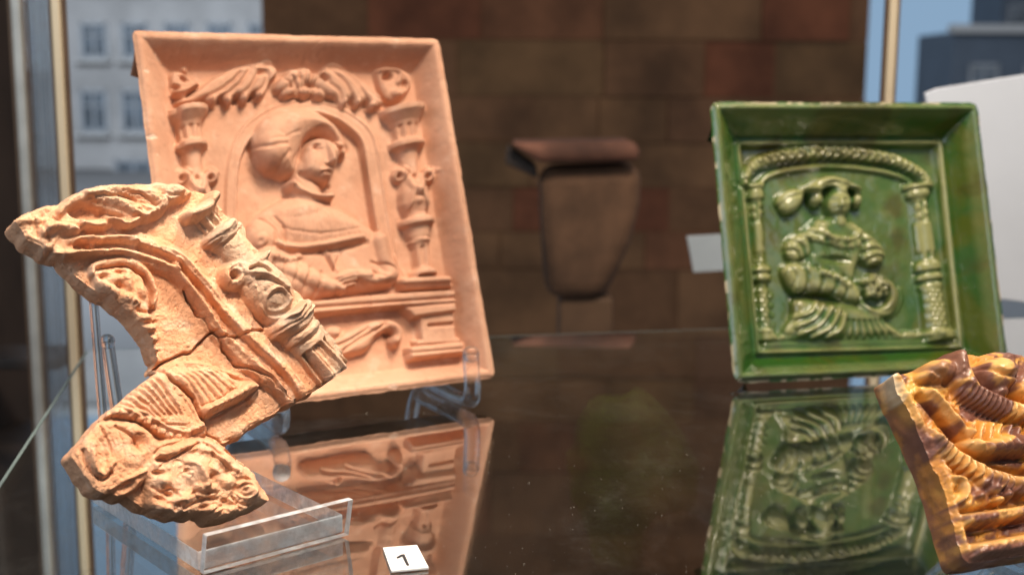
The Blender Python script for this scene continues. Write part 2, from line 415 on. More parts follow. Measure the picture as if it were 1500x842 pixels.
        crest = (np.clip((s.H - blur(s.H, max(2, int(.006/s.step))))/1.6, 0, 1)*np.where(s.L == 1, .3, 1) + np.where(s.L == 1, 0, thin)*(.6+.8*fbm(s.X, s.Y, 30, 4, 140))).clip(0, 1).ravel()
        root = empty(name, on_plane(np.array(X[loop].mean()), np.array(Y[loop].mean()), s.o, s.N)); base = np.array(root.location)
        lowest = (pos[loop])[:, 2].min(); root.location = (base[0], base[1], lowest); base = np.array(root.location)
        FL = s.L.ravel()[Q].max(1) if False else s.L.ravel()[Q[:, 0]]
        for li in range(len(s.names)):
            q2 = Q[FL == li]
            if len(q2) < 12: continue
            vi, inv2 = np.unique(q2, return_inverse=True); me = bpy.data.meshes.new(s.names[li])
            me.vertices.add(len(vi)); me.vertices.foreach_set('co', (pos[vi]-base).ravel())
            me.loops.add(q2.size); me.loops.foreach_set('vertex_index', inv2.ravel().astype(np.int32))
            me.polygons.add(len(q2)); me.polygons.foreach_set('loop_start', np.arange(0, q2.size, 4, dtype=np.int32)); me.polygons.foreach_set('loop_total', np.full(len(q2), 4, np.int32))
            me.polygons.foreach_set('use_smooth', np.ones(len(q2), bool)); me.update(calc_edges=True)
            for an, arr in (('patina', s.patina.ravel()), ('chip', s.chip.ravel()), ('crest', crest)):
                at = me.attributes.new(an, 'FLOAT', 'POINT'); at.data.foreach_set('value', arr[vi].astype(np.float32))
            me.normals_split_custom_set_from_vertices(nr[vi].tolist())
            me.materials.append(material); link(bpy.data.objects.new(s.names[li], me), root)
        # broken or moulded sides and the back
        lx, ly = X[loop], Y[loop]; tx = np.roll(lx, -2)-np.roll(lx, 2); ty = np.roll(ly, -2)-np.roll(ly, 2)
        for _ in range(4): tx = (np.roll(tx, 1)+tx+np.roll(tx, -1))/3; ty = (np.roll(ty, 1)+ty+np.roll(ty, -1))/3
        ox, oy = -ty, tx; L = np.hypot(ox, oy)+1e-9; ox, oy = ox/L, oy/L
        # point outward
        a2 = np.sum(lx*np.roll(ly, -1)-np.roll(lx, -1)*ly)
        test = poly_sd(lx+ox*3, ly+oy*3, P)[0]
        if (test > 0).mean() > .5: ox, oy = -ox, -oy
        V = [pos[loop]]; hb = h[loop]; k = np.arange(len(loop))
        for j in range(1, levels+1):
            t = j/levels; n = hb*(1-t) + (-thick)*t if True else hb
            f = flare(ox, oy)*ss(t)*.5 + flare(ox, oy)*t*.5 + rough*fbm(lx+17*j, ly-13*j, 24, 3, 5)*2.4*min(1, 2.2*t)
            a, b = s.uv(lx+ox*f, ly+oy*f, s.ref)
            V.append(s.o + a[:, None]*s.U + b[:, None]*s.V + (n*.001)[:, None]*s.N)
        nL = len(loop); VV = np.concatenate(V); Fc = []
        for j in range(levels):
            for i in range(nL):
                i2 = (i+1) % nL; Fc.append((j*nL+i2, j*nL+i, (j+1)*nL+i, (j+1)*nL+i2))
        fm = min(0.0, float(flare(ox, oy).mean())); cu, cv = gu[loop].mean(), gv[loop].mean(); kk = 1 + fm*1.6/max(1, (lx.max()-lx.min())/2)
        pb = s.o + (cu+(gu-cu)*kk)[:, None]*s.U + (cv+(gv-cv)*kk)[:, None]*s.V - s.N*thick*.001; pb[loop] = V[-1]
        c2 = np.array(loop); vi, inv2 = np.unique(Q[::1], return_inverse=True); back = len(VV) + inv2.reshape(-1, 4)
        VV = np.concatenate([VV, pb[vi]]); Fc += [tuple(q2) for q2 in back[:, ::-1].tolist()]
        ob = mesh_obj(body, VV, Fc, material, root, True)
        pa = np.concatenate([s.patina.ravel()[loop]*(1-j/levels) + (j/levels)*stain*(.25+.75*ss((fbm(lx-7*j, ly+4*j, 20, 4, 44)+.25)/.3)) for j in range(levels+1)])
        for an, arr in (('patina', pa), ('chip', np.concatenate([s.chip.ravel()[loop]*ss(1.3-1.3*j/levels) for j in range(levels+1)])), ('crest', pa*0)):
            at = ob.data.attributes.new(an, 'FLOAT', 'POINT'); at.data.foreach_set('value', np.concatenate([arr, np.zeros(len(VV)-len(arr))]).astype(np.float32))
        return root

# ================================================================== the glass shelf and what frames it
SY = math.radians(11.5); SBL = np.array([-.315, .8955, 0.]); SU = np.array([math.cos(SY), math.sin(SY), 0]); SV = np.array([-math.sin(SY), math.cos(SY), 0])
v, f = slab([SBL - SV*.85, SBL - SV*.85 + SU*1.35, SBL + SU*1.35, SBL], np.array([0, 0, -.006]))
shelf = mesh_obj('glass_shelf', v, [tuple(reversed(q)) for q in f], M['shelf'])
tag(shelf, 'clear mirror-like glass shelf carrying the carved tiles', 'shelf')
for A, B in ((SBL, SBL + SU*1.35), (SBL - SV*.85, SBL)):
    d = (B-A)/np.linalg.norm(B-A); nrm = np.array([-d[1], d[0], 0])*.0016
    v, f = slab([A + nrm*.3, B + nrm*.3, B + nrm*1.3, A + nrm*1.3], np.array([0, 0, -.006])); mesh_obj('edge', v, f, M['edge'], shelf)

# ================================================================== 1. terracotta tile with a lady in a niche
def rect_frame(s, w, h, rim, panel, depth, lab, soft=1.0):
    """raised rim round a sunk panel; rim and panel = left, right, bottom, top insets / positions in metres"""
    u, v_ = s.gu, s.gv; l, r, b, t = panel
    e = np.minimum.reduce([(u+w/2-rim)/(l+w/2-rim), (w/2-rim-u)/(w/2-rim-r), (v_-rim)/(b-rim), (h-rim-v_)/(h-rim-t)])
    k = np.clip(e, 0, 1); k = k*(1-soft*.35) + ss(k)*soft*.35
    s.H[:] = -depth*k; s.L[:] = np.where(e < 1, lab, 0)
    return e

TW, TH = .200, .228288
def build_terracotta():
    s = Relief((-.096126, .712942, .013368), .522342, .354766, -.104, .104, -.003, TH+.004, .00053, -19.0)
    B0 = -19.0; s.gain = 1.38
    fr = s.lab('frame')
    pl, pt = s.uv(246, 104, B0); pr, _ = s.uv(607, 106, B0); pr2, pb = s.uv(668, 531, B0)
    e = rect_frame(s, TW, TH, .0045, (pl+.0005, (pr+pr2)/2, pb, pt), 19.0, fr)
    s.H += .55*fbm(s.X, s.Y, 60, 3, 2) + .22*fbm(s.X, s.Y, 14, 3, 4)
    # rounding of the rim's outer arris
    ed = np.minimum.reduce([s.gu+TW/2, TW/2-s.gu, s.gv, TH-s.gv]); s.H -= 1.6*ss(1-ed/.0028)
    # niche and arch
    ar = s.lab('arch')
    outer = [(330, 420), (331, 330), (333, 262), (340, 222), (353, 193), (378, 170), (414, 153), (450, 148), (488, 156), (522, 174), (543, 196), (552, 225), (558, 262), (566, 312), (577, 370), (585, 425)]
    inner = [(344, 425), (345, 330), (347, 262), (353, 228), (366, 203), (386, 184), (418, 167), (450, 162), (484, 170), (512, 186), (530, 206), (536, 232), (541, 264), (549, 315), (560, 372), (568, 428)]
    s.poly(outer, 1.3, 5, b=B0, lab=ar, n=4, prof='soft')
    s.poly(inner, -4.6, 5, 'add', lab=0, n=4, prof='soft')
    s.stroke(outer, 3.2, 1.6, 'dome', 'add', n=4); s.stroke(inner, 2.6, 1.0, 'dome', 'add', n=4)
    # garland: two acanthus leaves and a centre tuft
    ga = s.lab('garland')
    s.poly([(256, 150), (276, 140), (297, 124), (322, 108), (351, 96), (379, 91), (400, 97), (406, 110), (396, 122), (388, 140), (379, 146), (370, 138), (358, 153), (346, 141), (335, 156), (323, 145), (312, 155), (298, 148), (280, 154)], 6.2, 11, b=B0, lab=ga)
    for a, b in (((300, 143), (352, 106)), ((322, 146), (366, 101)), ((345, 146), (379, 104)), ((366, 142), (392, 110))): s.line([a, ((a[0]+b[0])/2+5, (a[1]+b[1])/2+3), b], 4.2, 1.9, 3)
    for c in ((313, 149, 9, 6), (335, 150, 8, 7), (358, 147, 8, 7), (379, 141, 8, 7)): s.blob(*c, 2.2, 60, 'dome', 'add')
    s.blob(386, 105, 10, 6, -3.2, -20, 'dome', 'add'); s.stroke([(372, 98), (392, 93), (404, 104), (398, 116)], 4, 1.8, 'dome', 'add')
    s.poly([(247, 112), (262, 104), (284, 118), (292, 128), (276, 136), (268, 148), (250, 136)], 5, 8, b=B0, lab=ga)
    s.blob(270, 115, 8, 5, -4, 30, 'dome', 'add'); s.blob(258, 128, 7, 5, -3.4, 20, 'dome', 'add'); s.stroke([(250, 140), (270, 136), (290, 124)], 4, 2.4, 'dome', 'add'); s.blob(268, 106, 6, 5, 3, 0, 'dome', 'add', lab=ga)
    for i, (x, y, rx, ry, a) in enumerate(((418, 122, 18, 11, -35), (431, 112, 15, 12, -15), (446, 112, 14, 15, 10), (461, 118, 15, 11, 35), (426, 134, 15, 8, -20), (446, 134, 16, 9, 0), (464, 136, 16, 8, 25), (438, 122, 13, 14, 0))):
        s.blob(x, y, rx, ry, 6.4+.5*(i % 3), a, 'round', b=B0, lab=ga)
    for k in range(7): s.line([(446+(k-3)*2, 144), (446+(k-3)*10, 106+abs(k-3)*4)], 3, 2.0, 3)
    s.poly([(462, 128), (467, 108), (485, 99), (511, 106), (540, 128), (562, 147), (558, 156), (544, 161), (534, 150), (522, 157), (512, 146), (503, 160), (492, 146), (480, 142)], 6.4, 11, b=B0, lab=ga)
    for a, b in (((484, 104), (520, 152)), ((500, 104), (540, 154)), ((476, 116), (504, 152))): s.line([a, ((a[0]+b[0])/2+4, (a[1]+b[1])/2-4), b], 4, 1.7, 3)
    s.blob(476, 113, 10, 5, -4, 30, 'dome', 'add'); s.stroke([(466, 112), (478, 101), (494, 101), (520, 115), (552, 145)], 4.2, 2.0, 'dome', 'add')
    for x, y in ((524, 152), (505, 153), (545, 155)): s.blob(x, y, 8, 6, 2.2, 0, 'dome', 'add')
    s.poly([(550, 106), (562, 98), (584, 100), (600, 108), (604, 122), (596, 138), (580, 150), (566, 148), (558, 136)], 5.2, 9, b=B0, lab=ga)
    s.blob(568, 113, 9, 7, -4.6, 0, 'dome', 'add'); s.blob(593, 124, 6, 8, -3.4, 10, 'dome', 'add'); s.blob(582, 138, 12, 7, 2.4, 20, 'dome', 'add'); s.stroke([(556, 104), (572, 101), (586, 108), (582, 122)], 3.4, 2.2, 'dome', 'add')
    # columns
    K = .40
    def column(A, Bp, sgn, lab):
        q = .40
        s.lathe(A, Bp, [(-4, 33), (5, 33), (8, 30), (18, 22), (24, 20), (44, 19), (46, 26), (54, 26), (57, 19), (62, 15), (84, 13), (97, 14), (104, 18), (120, 22), (138, 23), (152, 17), (158, 17), (160, 26), (168, 26), (172, 19), (186, 17), (190, 15), (193, 17), (197, 14), (232, 13), (236, 20), (243, 21)], q, b=B0, lab=lab, flutes=((22, 43, 5, 1.6), (199, 231, 3, 1.8)))
        ax = (np.array(Bp, float)-A)/np.hypot(*(np.array(Bp, float)-A))
        def at(t, e): return A[0]+ax[0]*t-ax[1]*e*-1*0+e, A[1]+ax[1]*t
        for e in (-21, 21):
            x, y = at(98, e); s.blob(x, y, 12, 12, 6.6, 0, 'round', b=B0, lab=lab); s.blob(x, y, 6, 6, -5.0, 0, 'bowl', 'add'); s.stroke([(x-9, y-6), (x, y-12), (x+9, y-5)], 3, 1.6, 'dome', 'add')
            s.stroke([(x*.55+at(98, 0)[0]*.45, y-4), at(112, e*.35), at(126, -e*.1)], 4, 1.8, 'dome', 'add')
        x, y = at(100, 0); s.blob(x, y, 5, 6, -3.0, 0, 'bowl', 'add')
        s.stroke([at(146, -14), at(128, -8), at(118, 0), at(128, 8), at(146, 14)], 3.2, 2.0, 'dome', 'add'); s.blob(*at(134, 1), 7, 7, 1.4, 0, 'dome', 'add')
        s.blob(*at(192, 0), 16, 2.5, 1.2, 0, 'dome', 'add')
    column((596, 159), (627, 403), 1, s.lab('column'))
    column((276, 161), (310, 405), -1, s.lab('column'))
    # ledge, pedestals and plinth
    le = s.lab('ledge')
    s.poly([(330, 453), (455, 441), (560, 430), (664, 424), (666, 446), (560, 452), (455, 463), (330, 476)], 8.5, 4, b=B0, lab=le, n=1)
    s.line([(330, 463), (460, 452), (662, 437)], 3, 2.2, 1)
    s.stroke([(592, 413), (655, 410)], 8, 8.5, 'round', b=B0, lab=le)
    s.stroke([(594, 421), (659, 418)], 5, 6.0, 'round', b=B0, lab=le)
    pd = s.lab('pedestal')
    s.poly([(588, 450), (666, 443), (668, 458), (604, 467)], 8.0, 4, b=B0, lab=pd, n=1)
    s.poly([(611, 462), (664, 458), (668, 500), (616, 504)], 5.4, 4, b=B0, lab=pd, n=1)
    s.line([(628, 477), (664, 474)], 3, 3.2, 1)
    s.poly([(596, 508), (680, 500), (684, 518), (600, 528)], 7.4, 5, b=B0, lab=pd, n=1); s.line([(600, 517), (682, 510)], 2, 1.6, 1)
    s.poly([(606, 498), (672, 494), (676, 503), (608, 508)], 5.6, 4, b=B0, lab=pd, n=1)
    # scroll leaf below the ledge
    lf = s.lab('scroll_leaf')
    s.poly([(440, 505), (470, 492), (501, 488), (522, 478), (545, 469), (573, 467), (587, 475), (592, 490), (586, 506), (575, 508), (571, 498), (577, 489), (568, 485), (553, 492), (540, 512), (512, 521), (470, 522), (440, 524)], 6.8, 12, b=B0, lab=lf)
    s.blob(578, 499, 8, 8, 2.5, 0, 'dome', 'add'); s.blob(566, 492, 7, 5, -3, 30, 'dome', 'add'); s.line([(505, 512), (535, 492), (566, 474)], 4, 2.4); s.line([(470, 514), (510, 500), (540, 480)], 4, 2.0)
    s.blob(490, 488, 14, 13, 6, 0, 'round', b=B0, lab=lf); s.blob(490, 488, 6, 6, 1.5, 0, 'dome', 'add'); s.stroke([(480, 488), (490, 478), (500, 488), (490, 498), (480, 488)], 2.5, -1.8, 'dome', 'add')
    # the lady
    fg = s.lab('lady_figure'); hd = s.lab('headdress')
    C0 = B0 - 3.4
    s.poly([(352, 436), (356, 392), (362, 345), (372, 322), (388, 305), (410, 292), (436, 284), (470, 290), (500, 304), (528, 320), (548, 334), (560, 348), (562, 372), (576, 398), (582, 414), (566, 424), (520, 430), (430, 444)], 9.0, 26, b=C0, lab=fg)
    s.blob(465, 330, 66, 34, 3.2, 8, 'dome', 'add'); s.blob(440, 300, 40, 18, 1.5, -10, 'dome', 'add')
    s.stroke([(396, 352), (425, 361), (470, 360), (530, 347)], 5, 2.4, 'dome', 'add'); s.line([(402, 362), (432, 371), (480, 368), (536, 356)], 5, 2.4)
    s.line([(380, 318), (410, 334), (470, 344), (530, 332)], 2.4, .8)
    for k in range(9): s.line([(420+k*11, 304+abs(k-4)*1.5), (418+k*12.5, 324+abs(k-4)), (416+k*13.5, 350-abs(k-4)*1.2)], 2.4, .55)
    s.blob(391, 347, 31, 32, 10, 0, 'round', b=C0+1.5, lab=fg); s.line([(382, 320), (402, 340), (398, 372)], 3, 1.8); s.line([(402, 318), (416, 340), (414, 366)], 3, 1.6); s.blob(383, 352, 10, 12, 2.2, 20, 'dome', 'add')
    s.blob(383, 352, 5, 6, -1.4, 20, 'bowl', 'add')
    s.stroke([(392, 376), (420, 390), (452, 406), (484, 420)], [24, 22, 19, 14], 11, 'round', b=C0+1, lab=fg); s.beads([(400, 372), (420, 380), (440, 374)], 6, 6, 2.0)
    for k in range(5): s.line([(404+k*16, 372+k*7), (398+k*16, 396+k*8), (402+k*14, 418+k*5)], 2.6, 1.5)
    s.blob(418, 408, 30, 22, 3, 20, 'dome', 'add')
    s.stroke([(556, 352), (562, 378), (572, 402), (552, 410), (530, 408)], [15, 15, 15, 12, 9], 10.5, 'round', b=C0+1, lab=fg); s.line([(546, 384), (566, 388), (584, 396)], 3, 1.8); s.line([(548, 398), (560, 404)], 3, 1.6); s.blob(566, 403, 13, 12, 2, 0, 'dome', 'add')
    s.line([(470, 370), (486, 396)], 4, 1.6); s.line([(500, 368), (488, 396)], 4, 1.6); s.stroke([(478, 366), (492, 396)], 3, 1.6, 'dome', 'add')
    s.stroke([(540, 404), (516, 404), (500, 408)], [10, 11, 10], 11.5, 'round', b=C0+1, lab=fg)
    for k in range(4): s.stroke([(520-k*1, 399+k*6), (505, 402+k*6), (492, 408+k*5)], 3.6, 13.0-.5*k, 'round', b=C0, lab=fg)
    s.stroke([(470, 414), (486, 418), (500, 424)], [10, 11, 8], 11, 'round', b=C0+1, lab=fg)
    # neck, collar, head
    s.stroke([(448, 250), (452, 290)], [22, 25], 9.5, 'round', b=C0, lab=fg)
    s.stroke([(428, 270), (444, 282), (464, 289), (484, 288)], 7.5, 11.0, 'round', b=C0, lab=fg); s.beads([(424, 271), (440, 281), (462, 288), (486, 289)], 14, 4, 1.0); s.line([(428, 279), (450, 290), (484, 298)], 3, 1.2)
    s.poly([(371, 210), (374, 186), (386, 169), (410, 157), (440, 153), (468, 160), (492, 176), (508, 196), (514, 216), (508, 230), (497, 224), (490, 206), (466, 198), (450, 208), (442, 228), (438, 250), (424, 258), (400, 252), (382, 240)], 13.0, 34, b=C0, lab=hd)
    s.blob(398, 222, 28, 30, 3.2, 15, 'dome', 'add'); s.line([(374, 212), (396, 217), (418, 212)], 4, 1.5); s.line([(398, 204), (418, 200), (440, 190)], 3, .9); s.line([(424, 250), (430, 234), (438, 220)], 3, 1.0); s.line([(410, 246), (414, 234), (424, 222)], 4, 1.2)
    s.stroke([(448, 214), (458, 203), (472, 198), (490, 204), (505, 216)], 11, -2.2, 'dome', 'add')
    s.poly([(438, 250), (443, 224), (452, 206), (470, 200), (490, 206), (500, 220), (497, 236), (492, 252), (484, 266), (474, 271), (458, 268), (445, 261)], 13.2, 18, b=C0, lab=fg)
    s.blob(458, 240, 17, 20, 1.2, 0, 'dome', 'add'); s.blob(491, 232, 10, 22, 1.8, 0, 'dome', 'add'); s.blob(467, 215, 10, 7, -4.4, 5, 'bowl', 'add'); s.blob(493, 219, 7, 6.5, -4.2, 5, 'bowl', 'add')
    s.blob(468, 217, 5.5, 3.4, 2.6, 8, 'dome', 'add'); s.blob(492, 220, 4.5, 3, 2.4, 0, 'dome', 'add')
    s.stroke([(456, 209), (468, 206), (477, 210)], 3, 1.5, 'dome', 'add'); s.stroke([(486, 210), (494, 211), (499, 215)], 3, 1.4, 'dome', 'add')
    s.stroke([(481, 211), (484, 224), (486, 236)], [3.2, 3.6, 5.4], [1.4, 2.8, 4.4], 'dome', 'add'); s.blob(478, 238, 4, 3, 1.3, 0, 'dome', 'add'); s.blob(482, 243, 6, 2.4, -1.3, 0, 'dome', 'add')
    s.stroke([(470, 251), (480, 249), (488, 251)], 2.8, 1.7, 'dome', 'add'); s.stroke([(473, 257), (481, 257), (486, 255)], 2.8, 1.6, 'dome', 'add'); s.line([(469, 254), (480, 253), (489, 253)], 1.9, 1.5, 1); s.blob(479, 266, 8, 6, 1.8, 0, 'dome', 'add'); s.blob(480, 261, 6, 2.4, -.9, 0, 'dome', 'add')
    s.line([(438, 256), (450, 266), (470, 273), (486, 269)], 4, 3.0)
    k = ss((e-.93)/.07); s.H = np.where(s.L == fr, s.H, B0 + (s.H-B0)*(1 + (s.gain-1)*k))
    s.H = blur(s.H, 1, 1); s.H += .16*fbm(s.X, s.Y, 6, 3, 8)
    s.line([(540, 427), (541, 440), (539, 455)], 1.6, 1.2)
    s.line([(500, 46), (456, 70), (452, 88)], 1.2, .5)
    s.patina = np.clip(.42*ss((fbm(s.X, s.Y, 55, 5, 120)-.05)/.4) + .3*ss((fbm(s.X, s.Y, 12, 3, 121)-.3)/.2), 0, .5)
    # chips on the rim, where the pale body shows
    for (x, y, r) in ((232, 50, 16), (268, 48, 12), (300, 50, 9), (372, 47, 14), (450, 51, 10), (205, 120, 5), (213, 215, 7), (222, 240, 5), (365, 52, 7), (648, 110, 6), (660, 180, 7), (560, 572, 8)):
        d = np.hypot(s.X-x, (s.Y-y)*1.8) + 5*fbm(s.X, s.Y, 9, 2, 6); s.chip = np.maximum(s.chip, ss((r-d)/3)*.8); s.H -= .5*ss((r-d)/4)
    # outline with worn corners
    pts = []
    for (cu, cv, a0) in ((TW/2, TH, 90), (-TW/2, TH, 180), (-TW/2, 0, 270), (TW/2, 0, 0)):
        rr = .006 if cu > 0 else .0035
        for a in np.linspace(0, 90, 6):
            th = math.radians(a0 - a) if False else math.radians({90: 0, 180: 90, 270: 180, 0: 270}[a0] + a)
            pts.append((cu - np.sign(cu)*rr + rr*math.cos(th), (cv - rr if cv > 0 else rr) + rr*math.sin(th)))
    P = np.array(pts); D = []
    for i in range(len(P)):
        a, b = P[i], P[(i+1) % len(P)]; n = max(1, int(np.hypot(*(b-a))/.0012))
        for t in np.arange(n)/n: D.append(a+(b-a)*t)
    D = np.array(D); x, y = project(s.o + D[:, :1]*s.U + D[:, 1:]*s.V + s.N*s.ref*.001*0)
    # the outline is measured on the rim plane; carry it to the sculpting plane
    uu, vv = D[:, 0], D[:, 1]; X2, Y2 = project(s.o + uu[:, None]*s.U + vv[:, None]*s.V + s.N*s.ref*.001)
    wob = 1.5*fbm(X2, Y2, 40, 3, 11) + .9*fbm(X2, Y2, 9, 2, 12)
    c = np.array([X2.mean(), Y2.mean()]); dv = np.stack([X2, Y2], 1)-c; dv /= np.linalg.norm(dv, axis=1)[:, None]
    out = np.stack([X2, Y2], 1) + dv*wob[:, None]
    t = s.build('terracotta_tile', out, 27, lambda ox, oy: -34.0 + 8*oy - 12*np.clip(-ox, 0, 1), M['terracotta'], 5, .35)
    tag(t, 'square orange terracotta tile with a lady in a hooded headdress between columns', 'tile')
    return t
build_terracotta()

# ================================================================== 2. broken terracotta fragment on its stand
def build_fragment():
    P0 = ground(324, 786, .009)
    yaw, tilt = math.radians(33), math.radians(20)
    s = Relief(P0, yaw, tilt, -.12, .09, -.012, .185, .00034, 0.0); s.gain = 1.05
    out = [(17, 327), (32, 315), (48, 312), (62, 307), (82, 304), (89, 296), (103, 289), (118, 284), (144, 277), (171, 273), (192, 274), (214, 273), (236, 271), (257, 271), (268, 275), (276, 281), (287, 279), (300, 282), (312, 290), (322, 301), (330, 312),
           (340, 320), (355, 325), (360, 334), (361, 348), (372, 359), (381, 369), (389, 370), (394, 384), (405, 398), (417, 412), (432, 424), (446, 437), (455, 450), (463, 466), (474, 478), (485, 491), (497, 507), (506, 524), (505, 534), (501, 541), (487, 552), (474, 561), (461, 572), (445, 579),
           (432, 588), (418, 592), (405, 604), (388, 613), (372, 622), (357, 636), (344, 639), (333, 648), (327, 649), (330, 655), (341, 665), (351, 675), (363, 683), (374, 694), (379, 706), (386, 716), (394, 731), (383, 739), (368, 745), (352, 752), (338, 757), (322, 760), (308, 763), (300, 755), (290, 752), (277, 757),
           (265, 755), (252, 757), (240, 752), (231, 751), (222, 745), (209, 742), (198, 735), (184, 727), (174, 729), (160, 722), (148, 724), (133, 716), (126, 704), (119, 697), (108, 680), (101, 670), (104, 662), (112, 653), (121, 642), (133, 628), (144, 614), (158, 602), (173, 592), (186, 580), (201, 567), (216, 556), (231, 546),
           (226, 541), (229, 531), (226, 518), (219, 500), (214, 490), (205, 479), (196, 467), (184, 455), (171, 445), (157, 434), (142, 427), (130, 417), (118, 408), (107, 396), (96, 386), (88, 376), (76, 374), (66, 371), (55, 362), (44, 358), (35, 352), (27, 340)]
    out = np.array(out, float); n = len(out); D = []
    for i in range(n):
        a, b = out[i], out[(i+1) % n]; k = max(1, int(np.hypot(*(b-a))/2.5))
        for t in np.arange(k)/k: D.append(a+(b-a)*t)
    out = np.array(D); out = out + np.stack([fbm(out[:, 0], out[:, 1], 11, 3, 21), fbm(out[:, 0], out[:, 1], 11, 3, 27)], 1)*1.6
    s.H += .5*fbm(s.X, s.Y, 70, 3, 2)
    # upper leaf band
    ga = s.lab('leaf_garland')
    s.poly([(12, 326), (50, 305), (84, 296), (120, 278), (170, 268), (230, 266), (268, 270), (282, 284), (262, 296), (246, 300), (236, 316), (216, 322), (192, 334), (172, 326), (152, 332), (122, 334), (112, 346), (92, 352), (72, 368), (36, 364), (8, 330)], 5.5, 8, lab=ga, wob=3)
    s.stroke([(88, 312), (104, 296), (132, 288), (168, 294), (196, 308), (214, 316)], [6, 8, 10, 11, 9, 6], 3.6, 'dome', 'add', wob=2)
    s.poly([(98, 306), (118, 295), (140, 299), (164, 306), (188, 316), (176, 321), (150, 322), (122, 324), (104, 318)], -5.0, 8, 'add', prof='soft')
    s.stroke([(120, 328), (136, 333), (152, 331)], 6, 3.0, 'dome', 'add'); s.stroke([(156, 318), (172, 326), (184, 331), (200, 324)], 5, 3.6, 'dome', 'add'); s.blob(218, 318, 11, 7, 3.0, -30, 'dome', 'add')
    s.stroke([(128, 281), (170, 277), (210, 282), (238, 290)], 9, 2.8, 'dome', 'add'); s.line([(140, 288), (180, 287), (206, 297), (232, 300)], 3.0, 2.2); s.line([(180, 279), (214, 288), (236, 306)], 3, 1.6); s.line([(150, 284), (190, 292), (222, 312)], 1.8, 1.0)
    s.stroke([(206, 300), (224, 306), (240, 300)], 8, 2.6, 'dome', 'add'); s.line([(200, 306), (220, 314), (238, 308)], 2, 1.4); s.line([(204, 297), (226, 302), (244, 292)], 1.5, 1.0)
    s.poly([(236, 278), (252, 270), (270, 277), (262, 292), (246, 296)], 3.2, 9, 'add'); s.line([(236, 282), (252, 286), (268, 284)], 2.6, 2.0)
    s.stroke([(66, 338), (84, 332), (104, 334), (114, 338)], [10, 8, 7, 5], 3.4, 'dome', 'add'); s.blob(78, 330, 14, 9, 2.2, -20, 'dome', 'add'); s.blob(108, 338, 8, 7, 2.6, 0, 'dome', 'add'); s.line([(62, 316), (66, 336), (74, 352)], 3, 1.8); s.line([(46, 318), (52, 330), (54, 346)], 3, 1.5); s.line([(78, 318), (96, 326), (114, 330)], 2.2, 1.4); s.blob(96, 345, 12, 5, -2, -10, 'dome', 'add')
    s.stroke([(22, 326), (44, 322), (66, 324)], 6, 1.8, 'dome', 'add')
    # arch mouldings with an open groove
    ar = s.lab('arch')
    o2 = [(100, 356), (121, 350), (150, 350), (192, 346), (220, 349), (246, 360), (264, 372), (282, 390), (304, 414), (328, 441), (352, 467), (380, 492), (408, 518), (432, 548), (448, 588)]
    i2 = [(80, 374), (110, 372), (142, 370), (178, 372), (206, 380), (236, 390), (258, 400), (274, 420), (291, 442), (303, 462), (318, 483), (340, 508), (364, 532), (397, 559), (432, 592)]
    gr = [((a[0]+b[0])/2, (a[1]+b[1])/2) for a, b in zip(o2, i2)]
    s.stroke(gr, [17, 16, 18, 21], 4.0, 'flat', lab=ar)
    s.stroke(o2, [5, 6, 6, 7, 6], 2.2, 'dome', 'add', wob=1.5); s.stroke(i2, [6, 6, 7, 7], 2.4, 'dome', 'add', wob=1.5)
    s.stroke(gr[1:], [7, 6, 7, 8, 8], -5.2, 'flat', 'add', wob=1.5)
    for x, y in ((130, 361), (193, 360), (262, 386)): s.blob(x, y, 8, 12, 4.2, -10, 'dome', 'add')
    s.poly([(330, 455), (352, 470), (395, 510), (430, 548), (444, 586), (432, 588), (400, 556), (360, 515)], 1.2, 8, 'add')
    # inner niche floor is lower
    s.poly([(89, 380), (142, 377), (178, 379), (206, 387), (236, 397), (254, 406), (270, 426), (287, 448), (299, 468), (314, 490), (338, 515), (362, 540), (395, 566), (425, 590), (330, 650), (220, 560), (225, 520), (190, 462), (130, 420)], -2.4, 6, 'add', n=3, prof='soft')
    # column
    cl = s.lab('column')
    A = np.array([301., 303.]); ax = np.array([.63, .777]); Bp = A+ax*320
    def at(t, e): return tuple(A + ax*t + np.array([ax[1], -ax[0]])*e)
    s.stroke([at(-5, -24), at(2, 0), at(-4, 22)], [9, 11, 10], 12, 'round', lab=cl); s.line([at(2, -24), at(10, 0), at(4, 22)], 2.4, 1.6); s.line([at(-8, -12), at(-4, 6), at(-8, 16)], 1.6, 1.0)
    s.lathe(A, Bp, [(6, 19), (14, 17), (36, 16), (38, 28), (42, 31), (49, 31), (52, 25), (58, 24), (60, 21), (70, 20), (92, 20), (102, 22), (120, 29), (146, 34), (168, 33), (186, 27), (196, 25), (198, 37), (204, 40), (213, 40), (218, 33), (226, 30), (228, 27), (232, 31), (238, 30), (242, 26), (262, 25), (300, 28), (336, 30)], .36, lab=cl, flutes=((10, 36, 4, 3.0), (256, 336, 4, 4.2)))
    s.line([at(44, -30), at(48, 0), at(45, 30)], 2.2, 1.5); s.line([at(57, -24), at(61, 0), at(57, 24)], 2.0, 1.2); s.line([at(208, -39), at(213, 0), at(207, 40)], 2.2, 1.6); s.line([at(224, -32), at(228, 0), at(222, 32)], 3.0, 2.4); s.line([at(241, -29), at(246, 0), at(240, 30)], 2.4, 1.6)
    x, y = 346, 402
    s.blob(x, y, 22, 22, 9.0, 0, 'round', lab=cl); s.blob(x, y, 10, 9, -7.5, 20, 'bowl', 'add'); s.stroke([(334, 412), (330, 398), (340, 387), (354, 388), (360, 400)], 5, 1.9, 'dome', 'add', wob=2); s.line([(332, 418), (346, 424), (360, 416)], 3, 1.6)
